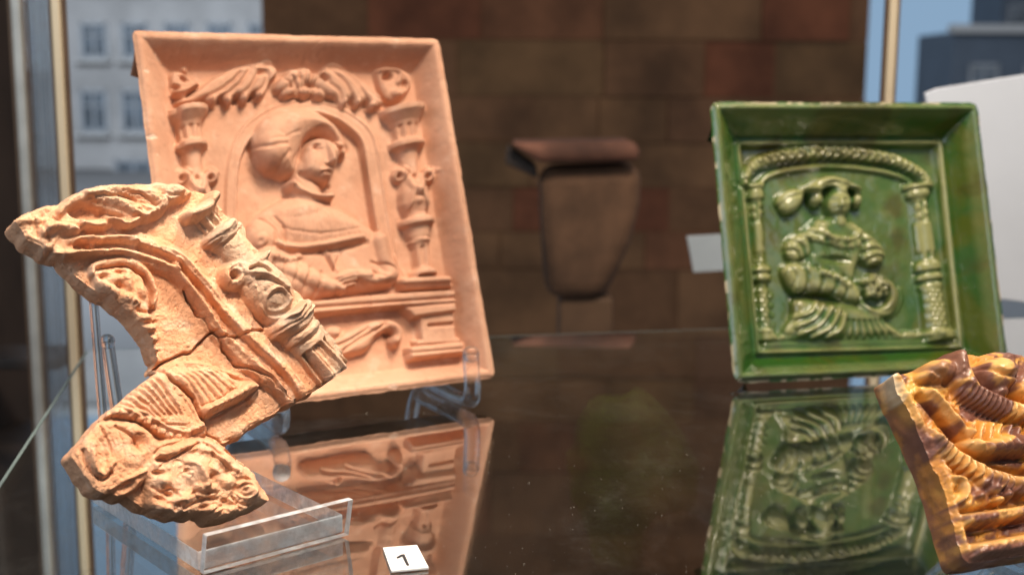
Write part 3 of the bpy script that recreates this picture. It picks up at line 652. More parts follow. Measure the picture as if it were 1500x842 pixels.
    s.stroke([(356, 394), (372, 386), (386, 376), (392, 370)], [9, 10, 9, 5], 9.0, 'round', lab=cl); s.line([(370, 392), (384, 388), (396, 398)], 3.4, 4.0); s.stroke([(372, 398), (390, 402), (404, 412), (420, 420)], 4, 2.6, 'dome', 'add', wob=1.5); s.line([(380, 408), (396, 410), (412, 420), (428, 432)], 3.0, 3.4)
    s.line([(362, 420), (372, 440), (380, 462), (392, 474)], 3.4, 2.6); s.stroke([(372, 420), (382, 446), (398, 464), (424, 462), (440, 446)], 4.4, 2.6, 'dome', 'add', wob=1.5)
    s.blob(410, 436, 22, 21, 2.6, 0, 'flat', 'add'); s.blob(410, 437, 17, 16, -3.2, 0, 'flat', 'add'); s.blob(409, 437, 12, 11, 1.0, 0, 'dome', 'add')
    for e in (-16, -6, 5, 15): s.line([at(262, e), at(290, e*1.1), at(330, e*1.2)], 2.8, 3.0, 3)
    d = np.abs((s.X-A[0])*ax[1]-(s.Y-A[1])*ax[0]); tt = (s.X-A[0])*ax[0]+(s.Y-A[1])*ax[1]
    s.patina = np.clip(ss((44-d)/16)*ss((tt+20)/40)*(.62 + .6*fbm(s.X, s.Y, 30, 4, 31)), 0, .82)
    s.patina = np.maximum(s.patina, np.clip(ss((330-s.Y)/50)*ss((290-s.X)/30)*(.35+.7*fbm(s.X, s.Y, 34, 4, 33)), 0, .5))
    # worn head with braided hair at the broken left side
    hd = s.lab('head')
    s.stroke([(136, 400), (140, 390), (160, 384), (186, 383), (208, 394), (222, 410), (228, 430), (226, 446)], [5, 6, 7, 7, 6, 5, 4], 5.2, 'round', lab=hd, b=-2, wob=2)
    s.poly([(138, 400), (160, 391), (188, 392), (208, 406), (218, 432), (222, 460), (230, 484), (232, 520), (228, 534), (214, 500), (196, 468), (170, 446), (146, 430)], 6.0, 10, b=-2.2, lab=hd, wob=3)
    for i, (x, y, rx, ry, a, h) in enumerate(((150, 418, 13, 8, 20, 2.6), (170, 408, 14, 8, -10, 2.2), (165, 426, 14, 9, 30, 2.8), (188, 412, 8, 16, -15, 2.6), (188, 436, 14, 8, 20, 2.4), (199, 444, 8, 7, 0, 3.0), (208, 426, 7, 13, -20, 1.8), (213, 466, 14, 7, -14, 3.0), (218, 482, 15, 7, -12, 3.0), (222, 498, 13, 7, -10, 2.6), (226, 514, 13, 6, -16, 3.0), (230, 526, 10, 6, 10, 2.4))):
        s.blob(x, y, rx, ry, h, a, 'dome', 'add')
    s.blob(152, 404, 11, 7, -4.2, -10, 'bowl', 'add'); s.blob(176, 398, 14, 5, -3.0, 5, 'bowl', 'add'); s.blob(176, 419, 10, 5, -3.2, 20, 'bowl', 'add'); s.blob(199, 444, 4, 3.5, -2.2, 0, 'bowl', 'add')
    for k in range(5): s.line([(200+k*5, 456+k*15), (214+k*4, 458+k*15), (230+k*1.5, 452+k*15)], 2.4, 2.6)
    # dress: pleated bodice, beaded bands and the puffed sleeve
    dr = s.lab('dress')
    s.poly([(228, 546), (248, 534), (282, 527), (312, 534), (332, 546), (352, 556), (378, 560), (382, 566), (362, 580), (338, 592), (312, 602), (297, 612), (290, 600), (268, 570)], 5.4, 14, b=-2.4, lab=dr, wob=2)
    s.poly([(141, 618), (158, 602), (186, 580), (216, 556), (233, 545), (252, 556), (276, 578), (290, 600), (300, 626), (286, 634), (254, 634), (222, 620), (180, 610)], 6.0, 14, b=-2.0, lab=dr, wob=2)
    for k in range(7): s.line([(244+k*3, 542-k*1.5), (270+k*8, 552-k*2), (298+k*9, 594-k*6)], 2.6, 1.5, 4)
    for k in range(8): s.line([(228-k*9, 552+k*6), (244-k*7, 574+k*5), (266-k*8, 606+k*.8)], 3.4, 2.4, 4)
    for k in range(4): s.line([(250+k*8, 560+k*9), (262+k*7, 584+k*6), (276+k*5, 610+k*4)], 2.4, 1.6, 4)
    s.stroke([(300, 604), (326, 592), (350, 578), (366, 566)], 9, 3.2, 'flat', 'add', wob=1.5); s.beads([(302, 602), (328, 590), (352, 576), (364, 568)], 8, 4.6, 1.8, jit=1); s.line([(298, 594), (322, 583), (346, 568)], 2, 1.6); s.line([(308, 612), (334, 600), (360, 584), (380, 566)], 3, 2.6)
    s.stroke([(146, 610), (176, 604), (208, 612), (236, 630), (266, 640), (296, 628)], 11, 2.6, 'flat', 'add', wob=1.5); s.beads([(150, 610), (178, 606), (208, 614), (236, 631), (264, 639), (292, 628)], 12, 5, 2.2, jit=1); s.line([(160, 598), (190, 596), (216, 604), (244, 620), (272, 622)], 2.4, 2.0); s.line([(150, 622), (184, 616), (208, 624), (228, 640), (262, 652)], 2.6, 2.0)
    s.stroke([(330, 546), (352, 552), (374, 566), (368, 584)], 6, 2.0, 'dome', 'add', wob=2); s.blob(352, 600, 20, 9, -1.8, -32, 'dome', 'add'); s.stroke([(340, 541), (362, 544), (384, 560)], 4, 1.6, 'dome', 'add')
    sl = s.lab('sleeve')
    s.poly([(98, 668), (118, 640), (144, 616), (176, 614), (206, 622), (228, 640), (240, 660), (226, 690), (206, 712), (180, 730), (140, 728), (108, 704), (92, 672)], 7.0, 12, b=-1.0, lab=sl, wob=2)
    s.blob(132, 668, 12, 36, 3.0, -18, 'dome', 'add'); s.line([(148, 624), (158, 646), (164, 668)], 2.6, 2.6); s.line([(122, 660), (130, 684), (150, 702), (164, 692)], 3.4, 3.0); s.stroke([(136, 650), (138, 680), (152, 694), (166, 676)], 6, 2.0, 'dome', 'add'); s.line([(170, 624), (196, 640), (206, 660)], 3, 2.4); s.blob(204, 648, 16, 20, -4.0, 30, 'bowl', 'add'); s.blob(196, 668, 20, 18, 1.5, 0, 'dome', 'add'); s.blob(178, 714, 24, 10, -3.0, -20, 'dome', 'add'); s.stroke([(164, 716), (190, 700), (212, 690)], 4, 1.8, 'dome', 'add')
    # lower head with curls
    lh = s.lab('curly_head')
    s.poly([(214, 668), (236, 646), (266, 640), (300, 640), (326, 654), (350, 674), (372, 692), (386, 718), (394, 734), (360, 750), (320, 762), (294, 755), (262, 757), (238, 762), (218, 742), (212, 710)], 8.6, 13, b=-1.6, lab=lh, wob=2)
    s.blob(296, 690, 34, 26, 3.6, 20, 'dome', 'add')
    for (x, y, rx, ry, a, h) in ((238, 672, 15, 7, -8, -4.6), (232, 692, 13, 6, 0, -4.0), (276, 690, 8, 6, 20, -3.2), (312, 698, 8, 6, 10, -3.4), (248, 724, 12, 6, 10, -3.8), (300, 742, 12, 5, -10, -3.2), (334, 690, 10, 4, -20, -2.4), (330, 734, 9, 5, 10, -3.0), (362, 702, 8, 4, 20, -2.6), (346, 716, 6, 9, 0, -2.4), (262, 738, 10, 4, -10, -3)):
        s.blob(x, y, rx, ry, h, a, 'bowl', 'add')
    for (x, y, rx, ry, a, h) in ((252, 662, 18, 8, -20, 2.4), (276, 654, 16, 8, 0, 2.4), (304, 660, 16, 8, 18, 2.2), (326, 674, 16, 8, 30, 2.6), (346, 690, 14, 8, 34, 2.4), (240, 704, 13, 10, 10, 2.6), (242, 742, 14, 9, 0, 2.4), (268, 730, 16, 9, -16, 2.8), (294, 716, 13, 9, 20, 3.4), (312, 716, 10, 8, 0, 2.6), (334, 706, 13, 10, 0, 2.4), (314, 746, 14, 8, 0, 2.6), (338, 748, 12, 8, -20, 2.2), (374, 722, 10, 12, 0, 1.8)):
        s.blob(x, y, rx, ry, h, a, 'dome', 'add')
    s.stroke([(292, 682), (300, 696), (304, 708)], [4, 5, 7], [2, 3, 4], 'dome', 'add')
    for r, hh in ((17, 2.8), (12, -3.0), (8, 3.0), (3.5, -2.4)): s.blob(361, 717, r, r, hh, 0, 'flat', 'add')
    for c in ([(226, 664), (240, 654), (258, 650), (272, 644)], [(236, 684), (250, 672), (266, 664), (290, 650)], [(300, 648), (318, 660), (330, 670)], [(310, 664), (332, 682), (350, 694)], [(330, 660), (352, 680), (368, 696)], [(224, 712), (236, 720), (252, 716), (262, 726)], [(228, 728), (246, 736), (258, 746)], [(270, 744), (286, 736), (300, 730), (318, 730)], [(306, 754), (322, 742), (340, 738), (352, 744)], [(340, 726), (348, 736), (366, 740)]):
        s.line(c, 2.8, 2.4)
    s.blob(282, 676, 13, 5, 1.6, 14, 'dome', 'add'); s.blob(316, 688, 10, 4, 1.6, 24, 'dome', 'add'); s.blob(280, 691, 5, 3, 2.0, 14, 'dome', 'add'); s.blob(313, 699, 5, 3, 2.0, 20, 'dome', 'add')
    s.stroke([(288, 724), (300, 727), (312, 724)], 3, 1.8, 'dome', 'add'); s.line([(286, 720), (300, 722), (314, 720)], 2.2, 2.0)
    for k in range(11):
        x, y = 228+k*13, 652+(k % 4)*9+abs(k-4)*2
        s.line([(x, y+6), (x+5, y), (x+12, y+2)], 1.6, 1.3); s.line([(x+2, y+74-k*.6), (x+8, y+69-k), (x+14, y+72-k)], 1.6, 1.3)
    for k in range(6): s.line([(108+k*13, 664-k*7), (114+k*13, 676-k*6), (120+k*12, 694-k*5)], 1.7, 1.0)
    for k in range(8): s.line([(126+k*13, 292-k*1.5), (140+k*13, 287-k*.6), (154+k*12, 291)], 1.5, .9)
    # cracks from the mended breaks
    for c in ([(228, 538), (251, 527), (268, 520), (283, 513), (298, 500), (314, 486)], [(314, 486), (322, 492), (333, 491), (346, 492), (362, 488), (372, 483), (388, 482)], [(270, 424), (284, 450), (300, 470), (314, 486), (326, 504), (336, 520), (348, 532), (364, 538), (380, 546), (398, 560), (428, 590)], [(233, 540), (247, 552), (266, 570), (283, 585), (290, 602), (297, 614), (300, 632), (314, 642), (328, 652)]):
        s.stroke(c, 2.1, -5.5, 'ridge', 'add', wob=3.5, n=5)
    s.blob(316, 486, 6, 4, -3, 20, 'bowl', 'add'); s.blob(236, 542, 8, 4, -3, 30, 'bowl', 'add'); s.blob(258, 449, 1.8, 1.8, -2.5, 0, 'bowl', 'add')
    # rough, worn surface and bitten edge
    s.H *= s.gain
    s.H = blur(s.H, 1, 1)
    sd = poly_sd(s.X, s.Y, out)[0]
    s.H -= np.clip(1.5*ss(1-sd/5), 0, 4)*(.6+.9*fbm(s.X, s.Y, 12, 3, 40))
    s.H += .6*fbm(s.X, s.Y, 22, 4, 14) + .42*fbm(s.X, s.Y, 7, 3, 15) + .22*fbm(s.X, s.Y, 2.8, 2, 16)
    pit = fbm(s.X, s.Y, 5, 3, 50); s.H -= .45*ss((pit-.48)/.2)
    s.chip = np.clip(.7*fbm(s.X, s.Y, 26, 4, 60), 0, .4)
    t = s.build('tile_fragment', out, 11, lambda ox, oy: 7*np.clip(oy, 0, 1)+3*np.clip(-ox, 0, 1)-5*np.clip(-oy, 0, 1), M['fragment_clay'], 9, 1.0)
    tag(t, 'jagged broken terracotta fragment with a fluted column, propped on a clear stand', 'tile fragment')
    return t
build_fragment()

# ================================================================== 3. green glazed tile with a basket bearer
GW, GH = .203395, .192961
def rect_outline(s, w, h, rr, seed, amp):
    pts = []
    for (cu, cv, q) in ((w/2, h, 0), (-w/2, h, 90), (-w/2, 0, 180), (w/2, 0, 270)):
        for a in np.linspace(0, 90, 6):
            th = math.radians(q+a); pts.append((cu - np.sign(cu)*rr + rr*math.cos(th), (cv-rr if cv > 0 else rr) + rr*math.sin(th)))
    P = np.array(pts); D = []
    for i in range(len(P)):
        a, b = P[i], P[(i+1) % len(P)]; n = max(1, int(np.hypot(*(b-a))/.0012))
        for t in np.arange(n)/n: D.append(a+(b-a)*t)
    D = np.array(D); X2, Y2 = project(s.o + D[:, :1]*s.U + D[:, 1:]*s.V + s.N*s.ref*.001)
    wob = amp*(fbm(X2, Y2, 40, 3, seed) + .6*fbm(X2, Y2, 9, 2, seed+1))
    dv = np.stack([X2-X2.mean(), Y2-Y2.mean()], 1); dv /= np.linalg.norm(dv, axis=1)[:, None]
    return np.stack([X2, Y2], 1) + dv*wob[:, None]
def build_green():
    B0 = -24.0
    s = Relief((.246848, .810865, .003813), .206961, .317978, -.106, .106, -.003, GH+.004, .00058, B0); s.gain = 1.04
    fr = s.lab('frame')
    pl, pt = s.uv(1078, 208, B0); pr, _ = s.uv(1381, 208, B0); pr2, pb = s.uv(1410, 512, B0); pl2, _ = s.uv(1110, 518, B0)
    e = rect_frame(s, GW, GH, .0055, ((pl+pl2)/2, (pr+pr2)/2, pb, pt), 24.0, fr, .6)
    s.H += .5*fbm(s.X, s.Y, 50, 3, 2) + .2*fbm(s.X, s.Y, 14, 3, 4)
    ed = np.minimum.reduce([s.gu+GW/2, GW/2-s.gu, s.gv, GH-s.gv]); s.H -= 2.4*ss(1-ed/.0036)
    s.H += 1.0*np.exp(-((ed-.0045)/.0016)**2)
    mo = s.lab('moulding')
    q = [(1081, 210), (1377, 209), (1407, 508), (1110, 516)]
    for i in range(4): s.stroke([q[i], q[(i+1) % 4]], 4.2, 4.2, 'round', b=B0, lab=mo, n=1)
    s.poly([(1087, 215), (1371, 214), (1401, 503), (1114, 510)], -3.2, 4, 'add', n=1, lab=0)
    C = B0-3.2
    # arch wreath
    ar = s.lab('arch_wreath')
    wr = [(1090, 268), (1098, 250), (1112, 238), (1150, 228), (1207, 223), (1262, 226), (1308, 234), (1343, 250), (1362, 270)]
    s.stroke(wr, [9, 10, 12, 12, 12, 10, 9], 7.5, 'round', b=C, lab=ar)
    s.stroke(wr, [9, 11, 12, 12, 11, 10], -2.6, 'round', 'add', twist=(34, 1.0, .8))
    s.beads([(x, y-4) for x, y in wr], 30, 5, 1.8, jit=2); s.beads([(x, y+5) for x, y in wr], 27, 4.5, 1.6, jit=2)
    s.stroke([(1108, 272), (1135, 254), (1200, 244), (1265, 247), (1318, 258), (1344, 276)], 5, 3.4, 'round', b=C, lab=ar)
    # columns
    for A, Bp, k, pr_, lab in (((1106, 268), (1122, 500), .40, [(0, 15), (6, 16), (8, 12), (14, 14), (22, 14), (25, 10), (120, 9), (124, 16), (130, 17), (133, 11), (137, 16), (143, 15), (146, 9), (212, 10), (216, 15), (232, 16)], s.lab('column')),
                               ((1346, 268), (1378, 500), .42, [(0, 20), (6, 22), (9, 16), (13, 19), (19, 18), (23, 14), (80, 16), (114, 16), (118, 20), (128, 21), (131, 14), (135, 21), (142, 21), (145, 15), (150, 20), (155, 19), (158, 18), (216, 20), (219, 25), (232, 26)], s.lab('column'))):
        s.lathe(A, Bp, pr_, k, b=C, lab=lab, flutes=((26, 60, 4, 1.6), (100, 114, 4, 1.6)))
        ax = (np.array(Bp, float)-A)/np.hypot(*(np.array(Bp, float)-A))
        for j in range(9):
            for e2 in (-8, 0, 8): s.blob(A[0]+ax[0]*(160+j*7)+e2+(j % 2)*4-2, A[1]+ax[1]*(160+j*7), 4, 4, 1.5, 0, 'dome', 'add')
        for j in range(4): s.blob(A[0]+ax[0]*(30+j*3)+(-1)**j*6, A[1]+ax[1]*(32+j*6), 5, 5, 1.6, 0, 'dome', 'add')
    # ground ledge
    le = s.lab('ledge')
    s.poly([(1112, 490), (1398, 484), (1403, 508), (1113, 514)], 5.0, 8, b=C, lab=le, n=1); s.beads([(1130, 492), (1250, 490), (1390, 486)], 26, 5, 1.6, jit=2); s.line([(1115, 501), (1400, 496)], 3, 1.4, 1)
    # the bearer
    fg = s.lab('basket_bearer'); ht = s.lab('hat'); sk = s.lab('skirt'); bk = s.lab('basket')
    s.poly([(1166, 436), (1215, 440), (1262, 448), (1300, 470), (1312, 494), (1158, 496), (1160, 460)], 8.0, 16, b=C, lab=sk)
    for a, b in (((1206, 446), (1166, 478)), ((1218, 450), (1172, 490)), ((1228, 456), (1190, 494)), ((1236, 462), (1212, 494)), ((1196, 442), (1164, 464))): s.stroke([a, ((a[0]+b[0])/2+5, (a[1]+b[1])/2+5), b], 4.0, 3.0, 'round', 'add', n=4)
    for k in range(7): s.line([(1242+k*8, 470), (1240+k*11, 492)], 3.4, 2.6, 1)
    s.poly([(1172, 346), (1184, 332), (1200, 320), (1222, 317), (1246, 321), (1262, 332), (1272, 348), (1266, 372), (1256, 392), (1252, 412), (1236, 424), (1200, 428), (1178, 416), (1174, 384)], 8.0, 16, b=C, lab=fg)
    s.poly([(1150, 366), (1156, 350), (1170, 340), (1186, 338), (1196, 352), (1194, 372), (1180, 384), (1160, 386)], 9.0, 13, b=C, lab=fg)
    s.poly([(1146, 398), (1156, 384), (1180, 382), (1208, 388), (1236, 398), (1256, 414), (1266, 432), (1258, 446), (1238, 444), (1214, 434), (1184, 432), (1160, 428)], 10.0, 15, b=C, lab=fg)
    for c in ([(1160, 352), (1174, 360), (1180, 378)], [(1152, 366), (1166, 370), (1172, 384)], [(1174, 344), (1186, 354), (1190, 370)], [(1158, 392), (1166, 408), (1162, 424)], [(1176, 388), (1184, 406), (1180, 428)], [(1196, 390), (1204, 410), (1200, 430)], [(1216, 396), (1224, 414), (1220, 434)], [(1236, 404), (1240, 420), (1238, 438)]): s.line(c, 3.2, 2.6)
    s.blob(1225, 380, 30, 8, -4.0, 3, 'bowl', 'add'); s.beads([(1200, 398), (1222, 404), (1246, 418)], 7, 6, 1.8, jit=1)
    s.poly([(1262, 338), (1278, 344), (1292, 356), (1300, 372), (1294, 386), (1278, 390), (1262, 384), (1258, 366)], 9.0, 13, b=C, lab=fg)
    for c in ([(1264, 356), (1278, 352), (1288, 356)], [(1264, 370), (1280, 364), (1296, 368)], [(1268, 384), (1282, 376), (1298, 378)]): s.line(c, 3.4, 2.8)
    s.stroke([(1200, 324), (1212, 344), (1240, 352)], 6, 2.4, 'dome', 'add'); s.stroke([(1264, 336), (1252, 348), (1240, 352)], 5, 2.0, 'dome', 'add'); s.beads([(1176, 346), (1206, 352), (1238, 360), (1262, 354)], 10, 6, 1.8, jit=2); s.beads([(1182, 334), (1204, 342), (1230, 350)], 7, 5, 1.6, jit=2); s.line([(1212, 352), (1214, 372)], 3, 1.6); s.line([(1238, 352), (1242, 372)], 3, 1.6)
    s.stroke([(1228, 312), (1230, 326)], [11, 14], 9.5, 'round', b=C, lab=fg)
    s.blob(1196, 291, 12, 13, 9.5, 0, 'round', b=C, lab=fg); s.blob(1256, 293, 9, 13, 9, 0, 'round', b=C, lab=fg)
    s.blob(1231, 296, 20, 25, 13.5, 0, 'round', b=C, lab=fg)
    s.blob(1223, 292, 5, 3.4, -2.2, 0, 'bowl', 'add'); s.blob(1240, 292, 5, 3.4, -2.2, 0, 'bowl', 'add'); s.stroke([(1232, 288), (1232, 302)], [2.4, 4.4], [1.2, 3.2], 'dome', 'add'); s.stroke([(1226, 308), (1237, 308)], 2.4, 1.4, 'dome', 'add'); s.line([(1225, 305), (1238, 305)], 1.8, 1.2, 1)
    s.poly([(1176, 276), (1188, 266), (1205, 257), (1220, 254), (1240, 259), (1254, 268), (1264, 276), (1258, 283), (1246, 276), (1232, 281), (1216, 275), (1200, 282), (1186, 284)], 13, 14, b=C, lab=ht); s.stroke([(1178, 277), (1200, 281), (1216, 275), (1232, 280), (1246, 275), (1262, 280)], 3.8, 3.0, 'round', 'add')
    s.line([(1190, 272), (1218, 266), (1250, 271)], 3, 1.4)
    s.poly([(1137, 296), (1146, 282), (1164, 274), (1180, 280), (1176, 300), (1164, 312), (1148, 314)], 8, 12, b=C, lab=ht); s.line([(1142, 302), (1156, 290), (1174, 284)], 3, 1.8)
    s.blob(1289, 434, 33, 32, 11, 0, 'round', b=C, lab=bk); s.blob(1287, 430, 25, 24, -7, 0, 'flat', 'add'); s.stroke([(1262, 440), (1272, 458), (1290, 464), (1310, 458), (1320, 440), (1318, 424)], 5.5, 2.2, 'dome', 'add')
    for i in range(17):
        a = i*2.4; r = 4.6*math.sqrt(i+.4); s.blob(1282+r*math.cos(a), 420+r*.85*math.sin(a), 6.4, 6.4, 12+1.5*math.cos(i), 0, 'round', b=C, lab=bk)
    s.H = np.where(s.L == fr, s.H, B0 + (s.H-B0)*s.gain)
    s.H = blur(s.H, 1, 2); s.H += .25*fbm(s.X, s.Y, 18, 3, 8)
    n = fbm(s.X, s.Y, 40, 4, 70); s.patina = np.clip(ss((n-.2)/.3)*.35, 0, 1)
    for (x, y, r) in ((1312, 300, 20), (1318, 350, 18), (1360, 228, 14), (1130, 226, 24), (1230, 190, 60), (1160, 240, 30)):
        d = np.hypot(s.X-x, s.Y-y) + 12*fbm(s.X, s.Y, 20, 3, 71); s.patina = np.maximum(s.patina, ss((r-d)/14)*.5)
    s.chip = ss((fbm(s.X, s.Y, 16, 3, 73)+.02)/.25)*ss(1-ed/.0028)*.75
    t = s.build('glazed_tile', rect_outline(s, GW, GH, .007, 31, 1.4), 30, lambda ox, oy: -40.0 + 0*ox, M['green_glaze'], 5, .4, 'body', thin=.28)
    tag(t, 'square green glazed tile with a figure in a hat carrying a basket', 'tile')
build_green()

# ================================================================== 4. ochre glazed fragment
def build_ochre():
    C0 = ground(1385, 838, .012); yaw, tilt = math.radians(24), math.radians(35)
    s = Relief(C0, yaw, tilt, -.045, .085, -.006, .125, .00046, 0.0); s.gain = 1.15
    out = np.array([(1302, 553), (1318, 548), (1334, 544), (1352, 536), (1370, 526), (1388, 517), (1400, 513), (1418, 515), (1438, 519), (1452, 514), (1467, 511), (1485, 512), (1510, 518), (1540, 522), (1580, 516), (1620, 520), (1640, 560), (1632, 610), (1650, 660), (1640, 720), (1650, 782), (1600, 796), (1560, 804), (1500, 813), (1460, 820), (1430, 826), (1412, 827), (1404, 818), (1400, 800), (1392, 774), (1382, 740), (1371, 707), (1358, 676), (1346, 649), (1335, 624), (1324, 600), (1312, 576)], float)
    D = []
    for i in range(len(out)):
        a, b = out[i], out[(i+1) % len(out)]; k = max(1, int(np.hypot(*(b-a))/2.5))
        for t in np.arange(k)/k: D.append(a+(b-a)*t)
    out = np.array(D); out = out + np.stack([fbm(out[:, 0], out[:, 1], 30, 3, 81), fbm(out[:, 0], out[:, 1], 30, 3, 82)], 1)*1.6
    rm = s.lab('rim')
    sd = poly_sd(s.X, s.Y, np.array([(1270, 540), (1306, 556), (1331, 600), (1353, 649), (1378, 707), (1398, 774), (1406, 816), (1660, 775), (1660, 860), (1340, 860), (1260, 620)], float))[0]
    s.H += 4.0*ss((sd+2)/9); s.L = np.where(sd > 0, rm, 0)
    s.H += .9*fbm(s.X, s.Y, 34, 3, 2)
    for c in ([(1310, 640), (1330, 650), (1345, 680)], [(1318, 700), (1340, 706), (1356, 730)], [(1336, 760), (1360, 764), (1380, 790)], [(1300, 600), (1320, 612), (1334, 640)]): s.stroke(c, [8, 12, 8], 2.0, 'dome', 'add', wob=4)
    rp = s.lab('twisted_rope')
    w = [(1300, 560), (1313, 580), (1332, 602), (1355, 625), (1378, 648), (1400, 668), (1430, 687), (1467, 702), (1500, 708), (1560, 708), (1620, 690)]
    s.stroke(w, [9, 12, 12, 13, 14, 15, 15], 9, 'round', b=0, lab=rp); s.stroke(w, [8, 11, 11, 12, 13, 13], -3.4, 'round', 'add', twist=(30, 1.0, .5))
    bd = s.lab('border')
    s.poly([(1376, 756), (1430, 748), (1500, 738), (1660, 712), (1660, 735), (1500, 760), (1430, 770), (1384, 776)], 6.5, 8, b=0, lab=bd, n=1); s.poly([(1394, 800), (1500, 780), (1660, 752), (1660, 775), (1500, 808), (1400, 822)], 7.5, 9, b=0, lab=bd, n=1)
    s.blob(1430, 778, 20, 8, -2, -8, 'dome', 'add'); s.blob(1476, 768, 18, 6, -2, -8, 'dome', 'add')
    sc_ = s.lab('scroll_leaf')
    s.poly([(1362, 690), (1378, 668), (1394, 690), (1420, 700), (1444, 716), (1450, 740), (1420, 748), (1384, 750), (1372, 724)], 4.2, 10, b=0, lab=sc_)
    s.stroke([(1372, 712), (1388, 738), (1410, 730), (1408, 706), (1392, 700)], 5, 3, 'dome', 'add'); s.stroke([(1366, 690), (1376, 676), (1388, 690)], 5, 2.4, 'dome', 'add'); s.blob(1400, 718, 8, 7, -2.6, 0, 'bowl', 'add')
    for (x, y, r) in ((1440, 706, 13), (1456, 716, 14), (1436, 726, 11), (1476, 724, 10), (1496, 720, 10), (1462, 732, 9), (1520, 722, 12)): s.blob(x, y, r, r*.8, 7, 20, 'round', b=0, lab=sc_)
    fg = s.lab('figure')
    s.poly([(1346, 570), (1366, 562), (1392, 560), (1416, 580), (1440, 600), (1500, 622), (1640, 640), (1640, 690), (1500, 690), (1460, 686), (1432, 672), (1412, 650), (1384, 618)], 4.0, 14, b=0, lab=fg)
    s.line([(1352, 576), (1380, 608), (1410, 648)], 4, 3.4); s.stroke([(1362, 572), (1392, 606), (1418, 640)], 4, 2.6, 'dome', 'add'); s.line([(1384, 574), (1404, 606), (1420, 632)], 3, 1.8)
    s.stroke([(1404, 522), (1410, 548), (1424, 572), (1456, 590), (1500, 604), (1560, 616)], [12, 15, 15, 15, 14, 14], 11, 'round', b=0, lab=fg); s.stroke([(1420, 570), (1456, 590), (1500, 604), (1560, 616)], 12, -2.6, 'round', 'add', twist=(16, 1, .6))
    s.blob(1384, 540, 25, 19, 10, 20, 'round', b=0, lab=fg); s.blob(1364, 548, 16, 10, 7, 0, 'round', b=0, lab=fg); s.line([(1370, 536), (1388, 548), (1402, 556)], 3, 2)
    s.blob(1468, 545, 30, 28, 13, 0, 'round', b=0, lab=fg); s.line([(1446, 536), (1466, 552), (1492, 548)], 4, 3); s.blob(1464, 574, 16, 12, 9, 10, 'round', b=0, lab=fg); s.blob(1450, 548, 8, 12, -3, 0, 'bowl', 'add'); s.blob(1520, 560, 34, 30, 12, 0, 'round', b=0, lab=fg)
    s.stroke([(1416, 652), (1440, 660), (1470, 654), (1500, 652), (1560, 652)], [10, 16, 17, 17], 9, 'round', b=0, lab=fg)
    for k in range(9): s.stroke([(1424+k*14, 622+k*.5), (1420+k*14, 644), (1428+k*14, 664)], 6, 3.0, 'dome', 'add')
    s.line([(1420, 672), (1470, 672), (1560, 668)], 5, 3.5)
    s.H = np.where(s.L == rm, s.H, s.H*s.gain)
    dl, _ = path_field(s.X, s.Y, np.array([(1302, 553), (1324, 600), (1346, 649), (1371, 707), (1392, 774), (1404, 818)], float)); kl = ss((15-dl)/7); s.H = s.H*(1-kl) + kl*(4.5 + 1.2*fbm(s.X, s.Y, 22, 3, 95)); s.L = np.where(kl > .5, rm, s.L)
    sdo = poly_sd(s.X, s.Y, out)[0]; s.H -= 2.6*ss(1-sdo/7)
    s.H = blur(s.H, 1, 1); s.H += 1.0*fbm(s.X, s.Y, 16, 4, 14) + .55*fbm(s.X, s.Y, 6, 3, 15)
    n = fbm(s.X, s.Y, 30, 4, 90); s.patina = ss((n+.17)/.22)*.94
    for (x, y, r, a) in ((1384, 540, 24, .9), (1470, 552, 26, .9), (1316, 662, 20, .7), (1330, 716, 24, .8), (1352, 770, 26, .8), (1446, 712, 20, .95), (1456, 728, 16, .9), (1466, 576, 14, .8), (1360, 556, 22, .7), (1310, 640, 18, .5), (1480, 824, 30, .9), (1430, 824, 16, .6)):
        d = np.hypot(s.X-x, s.Y-y) + 14*fbm(s.X, s.Y, 14, 3, 91); s.patina = np.maximum(s.patina, ss((r-d)/8)*a)
    keep = ss((np.abs(s.Y-(757-(s.X-1380)*.13))-2)/10)*ss((np.abs(s.Y-(806-(s.X-1400)*.16))-2)/8); s.patina *= .25+.75*keep
    d1, _ = path_field(s.X, s.Y, smooth_path(w)); s.patina *= .3+.7*ss((d1-8)/10)
    s.chip = ss((34-np.hypot(s.X-1288, (s.Y-588)*.55)-8*fbm(s.X, s.Y, 14, 3, 92))/10)*.85
    t = s.build('glazed_fragment', out, 11, lambda ox, oy: 4*np.clip(oy, 0, 1)-3*np.clip(-oy, 0, 1), M['ochre_glaze'], 8, .7, stain=.8)
    tag(t, 'broken ochre and purple-brown glazed tile fragment with a twisted rope border', 'tile fragment')
build_ochre()

